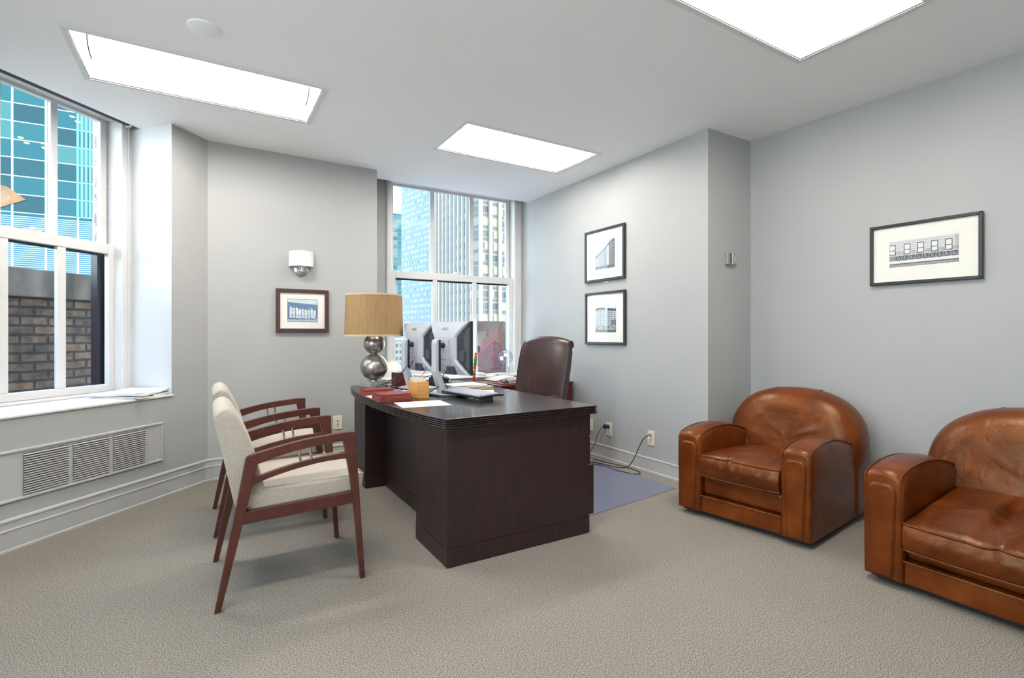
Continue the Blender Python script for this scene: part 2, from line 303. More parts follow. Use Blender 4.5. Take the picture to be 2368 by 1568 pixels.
# ------------------------------------------------------------------ mesh helpers
class MB:
    def __init__(s): s.bm = bmesh.new()
    def box(s, lo, hi, m=None):
        x0, y0, z0 = lo; x1, y1, z1 = hi
        pts = [(x0, y0, z0), (x1, y0, z0), (x1, y1, z0), (x0, y1, z0), (x0, y0, z1), (x1, y0, z1), (x1, y1, z1), (x0, y1, z1)]
        vs = [s.bm.verts.new((m @ Vector(p)) if m else p) for p in pts]
        for f in ((0, 3, 2, 1), (4, 5, 6, 7), (0, 1, 5, 4), (1, 2, 6, 5), (2, 3, 7, 6), (3, 0, 4, 7)): s.bm.faces.new([vs[i] for i in f])
        return s
    def prism(s, poly, a, b, axis='z', m=None):
        """poly of 2-D points extruded from a to b along axis"""
        def P(p, k):
            v = {'z': (p[0], p[1], k), 'y': (p[0], k, p[1]), 'x': (k, p[0], p[1])}[axis]
            return (m @ Vector(v)) if m else v
        lo = [s.bm.verts.new(P(p, a)) for p in poly]; hi = [s.bm.verts.new(P(p, b)) for p in poly]
        n = len(poly)
        s.bm.faces.new(lo[::-1]); s.bm.faces.new(hi)
        for i in range(n): s.bm.faces.new((lo[i], lo[(i + 1) % n], hi[(i + 1) % n], hi[i]))
        return s
    def lathe(s, prof, c=(0, 0, 0), n=32, m=None):
        rings = []
        for r, z in prof:
            if r < 1e-6: rings.append([s.bm.verts.new((m @ Vector((c[0], c[1], c[2] + z))) if m else (c[0], c[1], c[2] + z))]); continue
            rr = []
            for i in range(n):
                a = 2 * PI * i / n; v = (c[0] + r * math.cos(a), c[1] + r * math.sin(a), c[2] + z)
                rr.append(s.bm.verts.new((m @ Vector(v)) if m else v))
            rings.append(rr)
        for a, b in zip(rings, rings[1:]):
            if len(a) == 1 and len(b) == 1: continue
            for i in range(n):
                j = (i + 1) % n
                if len(a) == 1: s.bm.faces.new((a[0], b[j], b[i])) if len(b) > 1 else None
                elif len(b) == 1: s.bm.faces.new((a[i], a[j], b[0]))
                else: s.bm.faces.new((a[i], a[j], b[j], b[i]))
        return s
    def loft(s, rings, cap=True, closed=True):
        R_ = [[s.bm.verts.new(p) for p in r] for r in rings]; n = len(R_[0])
        for a, b in zip(R_, R_[1:]):
            for i in range(n if closed else n - 1):
                j = (i + 1) % n; s.bm.faces.new((a[i], a[j], b[j], b[i]))
        if cap: s.bm.faces.new(R_[0][::-1]); s.bm.faces.new(R_[-1])
        return s
    def tube(s, pts, r, n=8, closed=False):
        pts = [Vector(p) for p in pts]; L = len(pts); rings = []
        up = Vector((0, 0, 1)); prev = None
        for i, p in enumerate(pts):
            a = pts[(i - 1) % L] if (closed or i) else p; b = pts[(i + 1) % L] if (closed or i < L - 1) else p
            d = (b - a); d = d.normalized() if d.length > 1e-9 else Vector((0, 0, 1))
            x = (prev - d * prev.dot(d)) if prev else d.cross(up if abs(d.z) < .9 else Vector((1, 0, 0)))
            if x.length < 1e-6: x = d.orthogonal()
            x.normalize(); prev = x; y = d.cross(x)
            rr = r[i] if isinstance(r, (list, tuple)) else r
            rings.append([p + (x * math.cos(2 * PI * k / n) + y * math.sin(2 * PI * k / n)) * rr for k in range(n)])
        if closed: rings.append(rings[0]); return s.loft(rings, cap=False)
        return s.loft(rings)
    def sphere(s, c, r, u=24, v=14, sc=(1, 1, 1)):
        prof = [(r * math.sin(PI * i / v), -r * math.cos(PI * i / v)) for i in range(v + 1)]
        prof[0] = (0, -r); prof[-1] = (0, r)
        m = Matrix.Translation(c) @ Matrix.Diagonal((*sc, 1))
        return s.lathe(prof, n=u, m=m)
    def build(s, name, material, parent=None, bevel=0.0, smooth=False, seg=2, loc=None, rot=None, subsurf=0):
        bmesh.ops.recalc_face_normals(s.bm, faces=s.bm.faces)
        me = bpy.data.meshes.new(name); s.bm.to_mesh(me); s.bm.free()
        me.materials.append(material)
        o = bpy.data.objects.new(name, me); COL.objects.link(o)
        if parent: o.parent = parent
        if loc: o.location = loc
        if rot: o.rotation_euler = rot
        if bevel:
            b = o.modifiers.new('bevel', 'BEVEL'); b.width = bevel; b.segments = seg; b.limit_method = 'ANGLE'; b.angle_limit = R(35)
            b.harden_normals = False
        if subsurf:
            ss = o.modifiers.new('subsurf', 'SUBSURF'); ss.levels = subsurf; ss.render_levels = subsurf
        if smooth or subsurf:
            for p in me.polygons: p.use_smooth = True
            if not subsurf:
                try: me.set_sharp_from_angle(angle=R(45))
                except Exception: pass
        return o
def smooth_path(pts, n=8):
    out = []; P = [Vector(p) for p in pts]; L = len(P)
    for i in range(L - 1):
        p0 = P[max(i - 1, 0)]; p1 = P[i]; p2 = P[i + 1]; p3 = P[min(i + 2, L - 1)]
        for k in range(n):
            t = k / n
            out.append(0.5 * ((2 * p1) + (p2 - p0) * t + (2 * p0 - 5 * p1 + 4 * p2 - p3) * t * t + (-p0 + 3 * p1 - 3 * p2 + p3) * t ** 3))
    out.append(P[-1]); return out
def tag(o, label, cat, group=None, kind=None):
    o['label'] = label; o['category'] = cat
    if group: o['group'] = group
    if kind: o['kind'] = kind
    return o
def thing(name, label, cat, loc=(0, 0, 0), rz=0.0, group=None):
    o = bpy.data.objects.new(name, None); COL.objects.link(o); o.empty_display_size = 0.05
    o.location = loc; o.rotation_euler = (0, 0, rz); return tag(o, label, cat, group)
def struct(o): o['kind'] = 'structure'; return o
def sempty(name, loc=(0, 0, 0), rz=0.0):
    o = bpy.data.objects.new(name, None); COL.objects.link(o); o.location = loc; o.rotation_euler = (0, 0, rz); return struct(o)
def copy_tree(o, parent=None):
    c = o.copy(); COL.objects.link(c)
    if parent: c.parent = parent
    for ch in list(o.children): copy_tree(ch, c)
    return c
def text_mesh(s, name, size, material, parent, mtx, extrude=0.0006):
    cu = bpy.data.curves.new(name, 'FONT'); cu.body = s; cu.size = size; cu.align_x = 'CENTER'; cu.align_y = 'CENTER'; cu.extrude = extrude
    tmp = bpy.data.objects.new('tmp', cu); COL.objects.link(tmp)
    dg = bpy.context.evaluated_depsgraph_get(); me = bpy.data.meshes.new_from_object(tmp.evaluated_get(dg))
    bpy.data.objects.remove(tmp); me.name = name; me.materials.clear(); me.materials.append(material)
    o = bpy.data.objects.new(name, me); COL.objects.link(o); o.parent = parent; o.matrix_local = mtx; return o
def raster(name, w, h, nx, ny, fn, parent, mtx, rough=0.6):
    """a flat printed picture: its colours are a function of (u, v) on a fine grid"""
    me = bpy.data.meshes.new(name)
    vs = [(w * (i / nx - .5), 0, h * (j / ny - .5)) for j in range(ny + 1) for i in range(nx + 1)]
    fs = [(j * (nx + 1) + i, j * (nx + 1) + i + 1, (j + 1) * (nx + 1) + i + 1, (j + 1) * (nx + 1) + i) for j in range(ny) for i in range(nx)]
    me.from_pydata(vs, [], fs); at = me.color_attributes.new('print', 'FLOAT_COLOR', 'CORNER')
    k = 0
    for j in range(ny):
        for i in range(nx):
            c = lin(fn((i + .5) / nx, (j + .5) / ny))
            for q in range(4): at.data[k].color = (*c, 1); k += 1
    m, t, p = newmat(name + '_ink'); a = t.nodes.new('ShaderNodeVertexColor'); a.layer_name = 'print'
    t.links.new(a.outputs[0], p.inputs['Base Color']); p.inputs['Roughness'].default_value = rough
    me.materials.append(m); o = bpy.data.objects.new(name, me); COL.objects.link(o); o.parent = parent; o.matrix_local = mtx
    return o
def hsh(a, b=0, c=0):
    x = math.sin(a * 12.9898 + b * 78.233 + c * 37.719) * 43758.5453; return x - math.floor(x)
def vnoise(x, y, s=0):
    xi, yi = math.floor(x), math.floor(y); fx, fy = x - xi, y - yi; fx = fx * fx * (3 - 2 * fx); fy = fy * fy * (3 - 2 * fy)
    a = hsh(xi, yi, s); b = hsh(xi + 1, yi, s); c = hsh(xi, yi + 1, s); d = hsh(xi + 1, yi + 1, s)
    return a + (b - a) * fx + (c - a) * fy + (a - b - c + d) * fx * fy

# ================================================================== SETTING
LU = Vector((-0.6801, -0.7331)); LN = Vector((-0.7331, 0.6801)); LC = Vector((0.0, 4.79))   # left window wall: along, outward, corner
def L(u, d): v = LC + LU * u + LN * d; return (v.x, v.y)
LRZ = math.atan2(0.7331, 0.6801)

# floor and ceiling -------------------------------------------------
struct(MB().prism([(-3.2, -2.6), (4.4, -2.6), (4.4, 5.6), (-1.2, 5.6), (-3.2, 3.0)], -0.2, 0.0).build('floor', M['carpet']))
LIGHTS = [(0.005, 3.70), (2.275, 3.70), (2.275, 1.35), (0.005, 1.35)]  # the last is out of view, added on the grid to light the room
LW, LH = 1.27, 0.61
def ceiling():
    bm = MB()
    outer = [(-2.6, -2.4), (4.25, -2.4), (4.05, 2.54), (3.45, 2.56), (3.35, 5.085), (1.30, 5.085), (1.28, 4.95), (-0.1, 4.95), (-0.262, 4.92), L(.29, .32), L(1.60, .32), L(1.65, .32), (-2.6, 2.42)]
    outer = [Vector((*p, 0)) for p in outer]
    holes = []
    for cx, cy in LIGHTS:
        holes.append([Vector((cx + a * LW / 2, cy + b * LH / 2, 0)) for a, b in ((-1, -1), (-1, 1), (1, 1), (1, -1))])
    polys = [outer] + holes; flat = [v for p in polys for v in p]
    tris = tessellate_polygon(polys)
    lo = [bm.bm.verts.new((v.x, v.y, H)) for v in flat]; hi = [bm.bm.verts.new((v.x, v.y, H + .035)) for v in flat]
    for t in tris:
        bm.bm.faces.new([lo[i] for i in t]); bm.bm.faces.new([hi[i] for i in t][::-1])
    k = 0
    for p in polys:
        n = len(p)
        for i in range(n): bm.bm.faces.new((lo[k + i], lo[k + (i + 1) % n], hi[k + (i + 1) % n], hi[k + i]))
        k += n
    struct(bm.build('ceiling', M['ceil']))
ceiling()
# the storeys above close the room off from the sun
struct(MB().prism([(-3.3, -2.8), (4.6, -2.8), (4.6, 5.75), (1.2, 5.75), (0.0, 5.62), L(.1, .85), L(2.6, .85), (-3.3, 3.2)], H + .22, H + 3.2).build('ceiling_slab', M['ceil']))

# walls --------------------------------------------------------------
def wall(name, poly, z0=0.0, z1=H + .22, m='wall'): return struct(MB().prism(poly, z0, z1).build(name, M[m]))
wall('wall_right', [(3.787, 2.55), (3.787, 2.75), (4.35, 2.75), (4.35, -2.4), (4.035, -2.4)])
wall('wall_pier', [(3.26, 2.55), (3.787, 2.55), (3.787, 2.80), (3.26, 2.80)])
wall('wall_pictures', [(3.26, 2.80), (3.9, 2.80), (3.9, 5.6), (3.26, 5.6)])
wall('wall_back', [(0.0, 4.79), (1.385, 4.82), (1.40, 5.24), (1.40, 5.6), (-0.05, 5.6), (-.262, 5.05), L(.16, .35), L(.10, .2)])
# left window wall: jamb pier, parapet below the sill, far pier
wall('wall_left_pier', [L(0.0, 0.0), L(.335, 0.0), L(.285, .45), L(.285, .62), L(.0, .62), L(.05, .3)])
wall('wall_left', [L(.335, 0), L(1.53, 0), L(1.53, .6), L(.285, .6)], 0, .725)
wall('wall_left_far', [L(1.53, 0), L(2.9, 0), L(2.9, .6), L(1.53, .6)])
wall('wall_left_rear', [L(2.9, 0), (-1.972, -2.4), (-2.3, -2.4), L(2.9, .5)], 0, .725)
wall('wall_left_rear_pier', [L(2.9, 0), (-1.972, 2.0), (-2.3, 2.0), L(2.9, .5)], .725)
wall('wall_left_rear_end', [(-1.972, -1.5), (-1.972, -2.4), (-2.3, -2.4), (-2.3, -1.5)], .725)
wall('wall_rear', [(-2.3, -2.4), (4.35, -2.4), (4.35, -2.7), (-2.3, -2.7)], m='ceil')
wall('wall_back_nook', [(1.385, 5.235), (1.615, 5.235), (1.615, 5.5), (1.385, 5.5)], .70)
wall('wall_under_window', [(1.385, 4.82), (3.26, 4.82), (3.26, 5.6), (1.40, 5.6)], 0, .725)
# bright painted reveal of the left window and head pockets
struct(MB().prism([L(.336, .004), L(.331, 0.004), L(.279, .46), L(.285, .46)], .735, H).build('trim_1', M['jamb']))
struct(MB().prism([L(.22, .47), L(1.60, .47), L(1.60, .6), L(.22, .6)], 2.83, H + .22).build('wall_left_head', M['white']))
struct(MB().prism([(1.38, 5.25), (3.27, 5.25), (3.27, 5.5), (1.38, 5.5)], 2.83, H + .22).build('wall_back_head', M['white']))

# sills ----------------------------------------------------------------
def sill(name, poly):
    return struct(MB().prism(poly, .722, .737).build(name, M['white'], bevel=.004))
sill('trim_2', [L(.325, -.012), L(1.53, -.012), L(1.53, .47), L(.28, .47)])
sill('trim_3', [(1.39, 4.80), (3.259, 4.80), (3.259, 5.26), (1.40, 5.26)])

# baseboards -------------------------------------------------------------
def baseboard(name, pts, prof, m='trim'):
    """extrude a (offset, z) profile along the inside line pts with mitred corners; offset goes to the right-hand side of travel"""
    P = [Vector(p) for p in pts]; offs = []
    for i, p in enumerate(P):
        if i == 0: d = (P[1] - P[0]).normalized(); nrm = Vector((d.y, -d.x)); offs.append(nrm)
        elif i == len(P) - 1: d = (P[-1] - P[-2]).normalized(); offs.append(Vector((d.y, -d.x)))
        else:
            a = (P[i] - P[i - 1]).normalized(); b = (P[i + 1] - P[i]).normalized()
            na = Vector((a.y, -a.x)); nb = Vector((b.y, -b.x)); s_ = (na + nb); s_ = s_ / s_.length_squared * 2; offs.append(s_)
    rings = [[(p.x + o.x * q, p.y + o.y * q, z) for q, z in prof] for p, o in zip(P, offs)]
    return struct(MB().loft(rings).build(name, M[m], smooth=False))
PROF = [(0.0, 0.0), (.022, 0.0), (.022, .012), (.014, .016), (.014, .108), (.0175, .112), (.0175, .118), (.012, .122), (.012, .158), (.017, .162), (.017, .170), (.006, .178), (0.0, .178)]
PROF2 = [(0.0, 0.0), (.022, 0.0), (.022, .014), (.012, .018), (.012, .112), (.015, .115), (.015, .120), (0.0, .124)]
baseboard('baseboard_left', [L(2.9, 0), L(0.10, 0), L(.03, .004), (0.04, 4.795), (.13, 4.793), (1.385, 4.82)], PROF)
baseboard('baseboard_right', [(3.26, 4.82), (3.26, 2.55), (3.787, 2.55), (4.035, -2.4)], PROF2)

# ------------------------------------------------------------------ windows
def make_window(name, loc, rz, x0, x1, sash_d, bars, low_bars, holex):
    """local x along the wall, y outward, z up. x0..x1 casing outside edges, bars are glass lights of the upper sash"""
    w = sempty(name, loc, rz)
    g0, g1 = bars[0][0], bars[-1][1]; d0 = .42
    fr = MB()                                                      # stepped casing and head
    for a, b, s in ((x0, g0 - .055, 1), (g1 + .055, x1, -1)):
        i_, o_ = (b, a) if s == 1 else (a, b)                      # inner and outer edge
        fr.prism([(o_, d0), (i_ - s * .045, d0), (i_ - s * .040, d0 - .006), (i_ - s * .004, d0 - .006), (i_, d0), (i_, d0 + .155), (i_ - s * .014, d0 + .155), (i_ - s * .014, d0 + .05), (o_, d0 + .05)], .7372, 2.86)
    fr.box((g0 - .054, d0 + .01, 2.80), (g1 + .054, d0 + .150, 2.90))
    fr.box((g0 - .054, d0 + .02, .7375), (g1 + .054, d0 + .145, .755))
    fr.build('window_frame', M['white'], w, bevel=.004)
    rails = []
    def sash(nm, gl, y, z0, z1, stile, top, bot, th=.04):
        s = MB(); a, b = gl[0][0], gl[-1][1]
        s.box((a - stile, y, z0), (a, y + th, z1)); s.box((b, y, z0), (b + stile, y + th, z1))
        s.box((a, y, z1 - top), (b, y + th, z1)); s.box((a, y, z0), (b, y + th, z0 + bot))
        for (p, q), (r_, t_) in zip(gl, gl[1:]): s.box((q, y + .004, z0 + bot), (r_, y + th - .004, z1 - top))
        o = s.build(nm, M['white'], w, bevel=.005)
        for p, q in gl:
            MB().box((p - .003, y + th * .6, z0 + bot - .003), (q + .003, y + th * .6 + .004, z1 - top + .003)).build('pane', M['glass'], o)
        return o
    up = sash('sash_upper', bars, sash_d, 1.79, 2.83, .048, .05, .045)
    lo = sash('sash_lower', low_bars, sash_d - .055, .755, 1.86, .050, .075, .055)
    MB().box((low_bars[0][0] + .01, sash_d - .02, 1.768), (low_bars[-1][1] - .01, sash_d - .012, 1.785)).build('weather_strip', M['paintblk'], lo)
    cx = (low_bars[1][0] + low_bars[1][1]) / 2
    lk = MB().box((cx - .05, sash_d - .05, 1.86), (cx + .05, sash_d - .02, 1.869))
    lk.lathe([(0, 0), (.018, 0), (.018, .016), (.008, .022), (0, .022)], (cx, sash_d - .036, 1.867), 16)
    lk.box((cx - .012, sash_d - .045, 1.878), (cx + .06, sash_d - .03, 1.887)); lk.build('sash_lock', M['white'], lo, bevel=.003)
    MB().prism([(sash_d - .056, .80), (sash_d - .085, .805), (sash_d - .085, .812), (sash_d - .056, .824)], low_bars[0][0] + .02, low_bars[0][0] + .12, 'x').build('sash_lift', M['white'], lo)
    MB().lathe([(0, 0), (.010, 0), (.010, .004), (0, .004)], n=12, m=Matrix.Translation((holex, d0 + .008, 2.835)) @ Matrix.Rotation(R(90), 4, 'X')).build('screw_hole', M['dark'], up)
    for xx in (g0 - .051, g1 + .051):
        c = MB()
        for i in range(74): c.sphere((xx, sash_d + .002, 1.88 + i * .0125), .0052, 6, 4)
        c.build('sash_chain', M['chrome'], up)
    return w
make_window('window_1', (LC.x, LC.y, 0), LRZ, -1.51, -.283, .55,
            [(-1.38, -1.095), (-1.045, -.758), (-.712, -.42)], [(-1.385, -1.09), (-1.040, -.755), (-.70, -.405)], -.92)
make_window('window_2', (0, 4.80, 0), 0, 1.60, 3.256, .52,
            [(1.705, 2.125), (2.172, 2.615), (2.665, 3.10)], [(1.712, 2.14), (2.19, 2.625), (2.675, 3.11)], 2.38)

w3 = sempty('added_window', (-2.12, 0, 0), 0)                          # unseen window added beside the camera to bring in daylight
f3 = MB()
for y_ in (-1.5, -.36, .80, 1.94): f3.box((-.04, y_, .725), (.04, y_ + .06, 2.82))
for z_ in (.725, 1.76, 2.76): f3.box((-.036, -1.5, z_), (.036, 2.0, z_ + .06))
f3.build('window_frame', M['white'], w3, bevel=.004)
MB().box((-.002, -1.48, .74), (.002, 1.98, 2.80)).build('pane', M['glass'], w3)
def roller(name, label, loc, rz, x0, x1, d, chainx, zb, zt=2.78):
    t = thing(name, label, 'roller shade', loc, rz)
    MB().tube([(x0, d, zt), (x1, d, zt)], .022, 14).build('shade_roll', M['greydark'], t, smooth=True)
    MB().box((x1 - .002, d - .03, zt - .03), (x1 + .006, d + .04, zt + .03)).build('bracket', M['white'], t)
    pts = [(chainx - .018, d, zt)] + [(chainx - .018, d, zb + .02)] + [(chainx - .018 + .018 * (1 - math.cos(a)), d, zb + .02 - .018 * math.sin(a)) for a in [PI * k / 8 for k in range(1, 8)]] + [(chainx + .018, d, zb + .02), (chainx + .018, d, zt)]
    P = [Vector(p) for p in pts]; c = MB()
    for a, b in zip(P, P[1:]):
        n = max(1, int((b - a).length / .009))
        for i in range(n): c.sphere(a.lerp(b, i / n), .0024, 5, 4)
    c.build('bead_chain', M['chrome'], t); return t
roller('roller_shade', 'dark rolled-up roller shade with bead chain above the left window', (LC.x, LC.y, 0), LRZ, -1.5, -.345, .385, -.325, 1.235)
roller('roller_shade', 'rolled-up roller shade with bead chain above the window behind the desk', (0, 4.80, 0), 0, 1.45, 3.20, .345, 3.226, 1.38, 2.80)

# ------------------------------------------------------------------ radiator grille in the left wall
gr = thing('radiator_grille', 'painted metal radiator grille with three louvred panels under the left window', 'vent grille', (LC.x, LC.y, 0), LRZ)
b = MB(); z0, z1 = .264, .548; xa, xb = -2.1, -.417
for lo_, hi_ in (((xa, -.014, z1 - .018), (xb, 0, z1)), ((xa, -.014, z0), (xb, 0, z0 + .018)), ((xb - .014, -.012, z0 + .018), (xb, 0, z1 - .018)), ((xa, -.012, z0 + .018), (xa + .014, 0, z1 - .018))): b.box(lo_, hi_)
b.build('moulding', M['trim'], gr, bevel=.006, seg=3)
MB().box((xa + .014, -.004, z0 + .018), (xb - .014, -.0002, z1 - .018)).build('panel', M['trim'], gr)
for p, q in ((-1.302, -1.062), (-1.038, -.813), (-.788, -.556)):
    s = MB(); n = 17; za, zb_ = .288, .518
    MB().box((p, -.0052, za), (q, -.0042, zb_)).build('opening', M['dark'], gr)
    for i in range(n):
        z = za + (i + .5) * (zb_ - za) / n
        s.prism([(-.005, z - .0058), (-.0145, z - .0045), (-.0145, z - .002), (-.005, z + .003)], p, q, 'x')
    s.build('louvre', M['trim'], gr)

# ------------------------------------------------------------------ ceiling fixtures
def make_light(label):
    t = thing('ceiling_light', label, 'ceiling light', (0, 0, H), 0, 'recessed fluorescent ceiling lights')
    a, b = LW / 2, LH / 2
    f = MB()
    for lo_, hi_ in (((-a - .018, -b - .018, -.006), (a + .018, -b + .012, -.0005)), ((-a - .018, b - .012, -.006), (a + .018, b + .018, -.0005)),
                     ((-a - .018, -b + .012, -.006), (-a + .012, b - .012, -.0005)), ((a - .012, -b + .012, -.006), (a + .018, b - .012, -.0005))): f.box(lo_, hi_)
    f.build('trim_frame', M['flange'], t)
    a2, b2 = a - .014, b - .013
    h = MB()                                                    # curved reflector, open below
    sec = []
    for k in range(13):
        u = k / 12; y = b2 * (1 - .70 * u); z = .002 + .105 * math.sin(u * PI / 2) ** .8
        sec.append((y, z))
    sec2 = sec + [(-y, z) for y, z in sec[::-1]]
    h.loft([[(-a2, y, z) for y, z in sec2], [(a2, y, z) for y, z in sec2]], cap=True, closed=False)
    h.build('reflector', M['fixture'], t, smooth=True)
    g = MB()  # thin dark strips put the gap's shadow line into colour
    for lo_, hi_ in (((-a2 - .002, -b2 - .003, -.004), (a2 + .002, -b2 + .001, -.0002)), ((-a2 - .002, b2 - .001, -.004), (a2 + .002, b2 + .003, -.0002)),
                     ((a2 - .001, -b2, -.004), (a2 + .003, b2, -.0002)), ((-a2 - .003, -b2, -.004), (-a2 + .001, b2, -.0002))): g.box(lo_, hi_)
    g.build('gap_line', mat('brown_gap_line', (.02, .012, .008), .8), t) if 'brown_gap_line' not in bpy.data.materials else g.build('gap_line', bpy.data.materials['brown_gap_line'], t)
    ho = MB().box((-a - .01, -b - .01, .116), (a + .01, b + .01, .122)); ho.build('housing', M['flange'], t)
    d = MB(); rings = []
    for x, s in ((-a2 + .035, .86), (-a2 + .05, 1.0), (a2 - .05, 1.0), (a2 - .035, .86)):
        rings.append([(x, .115 * s * math.cos(PI * k / 14), .102 - .092 * s * math.sin(PI * k / 14) ** .8) for k in range(15)])
    d.loft(rings, cap=True, closed=True); d.build('diffuser', M['diffuser'], t, smooth=True)
    pm = mat('perforated_grey_metal', (.045, .045, .042), .6)
    for q in (-1, 1):
        MB().box((-a2 + .05, q * .1175 - .0015, .085), (a2 - .05, q * .1175 + .0015, .102)).build('basket_side', pm, t)
        rr = [[(q * (a2 - x_), (.119 + k_) * math.cos(PI * k / 14), .102 - (.096 + k_) * math.sin(PI * k / 14) ** .8) for k in range(15)] for x_, k_ in ((.052, .0), (.044, .0))]
        MB().loft(rr, cap=False, closed=False).build('end_hoop', pm, t)
    return t
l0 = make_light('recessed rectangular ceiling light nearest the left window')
labs = ['recessed rectangular ceiling light nearest the left window', 'small-looking recessed ceiling light farthest back, in front of the desk window',
        'recessed ceiling light cut by the top edge, above the leather armchairs', 'unseen recessed ceiling light above the open carpet, added to light the room']
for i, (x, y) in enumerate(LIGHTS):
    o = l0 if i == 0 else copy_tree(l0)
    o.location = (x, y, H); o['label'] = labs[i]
def disc(x, y, r, label):
    t = MB().lathe([(0, -.008), (r * .93, -.008), (r, -.005), (r, 0), (0, 0)], n=40).build('sprinkler_cover', M['ceil'], smooth=True)
    t.location = (x, y, H); tag(t, label, 'sprinkler cover')
disc(-.016, 3.04, .075, 'round white cover plate on the ceiling near the left light')
disc(2.272, 4.303, .062, 'round white cover plate on the ceiling near the desk window')

# ------------------------------------------------------------------ wall lamp, outlets, thermostat
s = thing('wall_sconce', 'chrome wall sconce with white half-drum glass shade above the team photo', 'wall lamp', (.7065, 4.805, 1.77))
MB().lathe([(0, 0), (.062, 0), (.062, .008), (.055, .014), (0, .014)], n=36, m=Matrix.Translation((0, -.002, -.015)) @ Matrix.Rotation(R(90), 4, 'X')).build('back_plate', M['chrome'], s, smooth=True)
MB().box((-.012, -.075, -.035), (.012, -.012, -.015)).box((-.012, -.085, -.045), (.012, -.063, .01)).build('arm', M['chrome'], s, bevel=.002)
for q in (-.022, .022): MB().tube([(q, -.075, -.01), (q, -.075, .04)], .006, 10).build('post', M['chrome'], s, smooth=True)
sec = []; n = 24
for k in range(n + 1):
    a = PI * k / n; sec.append((.102 * math.cos(a), -.012 - .11 * math.sin(a)))
outer = [(x, y) for x, y in sec]; inner = [(x * .95, -.012 + (y + .012) * .95) for x, y in sec][::-1]
MB().prism(outer + inner, .005, .135).build('lamp_shade', M['opal'], s, smooth=True)
MB().prism([(x * .94, -.012 + (y + .012) * .94) for x, y in sec], .010, .013).build('shade_floor', M['opal'], s)
def outlet(name, label, loc, rz, kind, plug=None):
    t = thing(name, label, 'outlet', loc, rz)
    MB().box((-.040, -.006, -.062), (.040, 0, .062)).build('cover_plate', M['plastic_w'], t, bevel=.003)
    if kind == 'phone':
        MB().box((-.017, -.009, -.034), (.017, -.006, .034)).build('insert', M['plastic_w'], t, bevel=.001)
        for q in (-.014, .014): MB().box((-.006, -.0095, q - .006), (.006, -.009, q + .006)).build('jack', M['dark'], t)
    else:
        for q in (-.02, .02):
            r_ = MB().lathe([(0, 0), (.016, 0), (.016, .003), (0, .003)], n=20, m=Matrix.Translation((0, -.006, q)) @ Matrix.Rotation(R(90), 4, 'X')).build('receptacle', M['plastic_w'], t)
            MB().box((-.007, -.0096, q - .004), (-.004, -.009, q + .006)).box((.004, -.0096, q - .004), (.007, -.009, q + .006)).build('slot', M['dark'], r_)
    return t
outlet('phone_outlet', 'ivory phone jack plate on the wall behind the guest chairs', (1.019, 4.812, .377), R(1.2), 'phone')
outlet('wall_outlet', 'ivory outlet plate half hidden by the desk corner', (3.26, 3.93, .29), R(90 - 180), 'power')
outlet('wall_outlet', 'ivory outlet plate with a black adapter plugged in', (3.26, 3.655, .288), R(-90), 'power')
outlet('phone_outlet', 'ivory jack plate with two thin cables beside the armchair', (3.26, 3.123, .295), R(-90), 'phone')
t = thing('thermostat', 'small silver thermostat on the side of the wall pier', 'thermostat', (3.512, 2.55, 1.774))
MB().box((-.058, -.03, -.045), (.058, 0, .045)).build('body', mat('silver_thermostat', (.36, .36, .35), .35, metal=.3), t, bevel=.003)
MB().box((-.028, -.0312, -.040), (-.010, -.030, .040)).build('grille_slot', M['greydark'], t)
MB().box((-.006, -.0315, -.044), (.004, -.030, .044)).build('bright_strip', M['white'], t)
MB().box((.016, -.0312, -.012), (.046, -.030, -.007)).box((.016, -.0312, .006), (.046, -.030, .012)).build('slider_marks', M['white'], t)

# ------------------------------------------------------------------ framed pictures
def picture(name, label, loc, rz, w, h, fw, fm, opening, fn, nx, ny, depth=.022, gap=.004, off=(0, 0), category='picture'):
    t = thing(name, label, category, loc, rz)
    f = MB(); a, b = w / 2, h / 2
    def bar(p):  # mitred bar
        f.prism([(q[0], q[1]) for q in p], -depth - gap, -gap, 'y')
    bar([(-a, b), (a, b), (a - fw, b - fw), (-a + fw, b - fw)]); bar([(-a, -b), (a, -b), (a - fw, -b + fw), (-a + fw, -b + fw)])
    bar([(-a, -b), (-a + fw, -b + fw), (-a + fw, b - fw), (-a, b)]); bar([(a, -b), (a - fw, -b + fw), (a - fw, b - fw), (a, b)])
    f.build('frame', fm, t, bevel=.003)
    MB().box((-a + fw * .8, -gap - .008, -b + fw * .8), (a - fw * .8, -gap - .002, b - fw * .8)).build('mat_board', M['matboard'], t)
    ow, oh = opening
    raster('print', ow, oh, nx, ny, fn, t, Matrix.Translation((off[0], -gap - .0095, off[1])))
    MB().box((-a + fw, -depth * .7 - gap, -b + fw), (a - fw, -depth * .7 - gap + .0015, b - fw)).build('glass', M['picglass'], t)
    return t
def g3(v, t=(1, 1, 1)): v = max(0, min(1, v)); return (v * t[0], v * t[1], v * t[2])
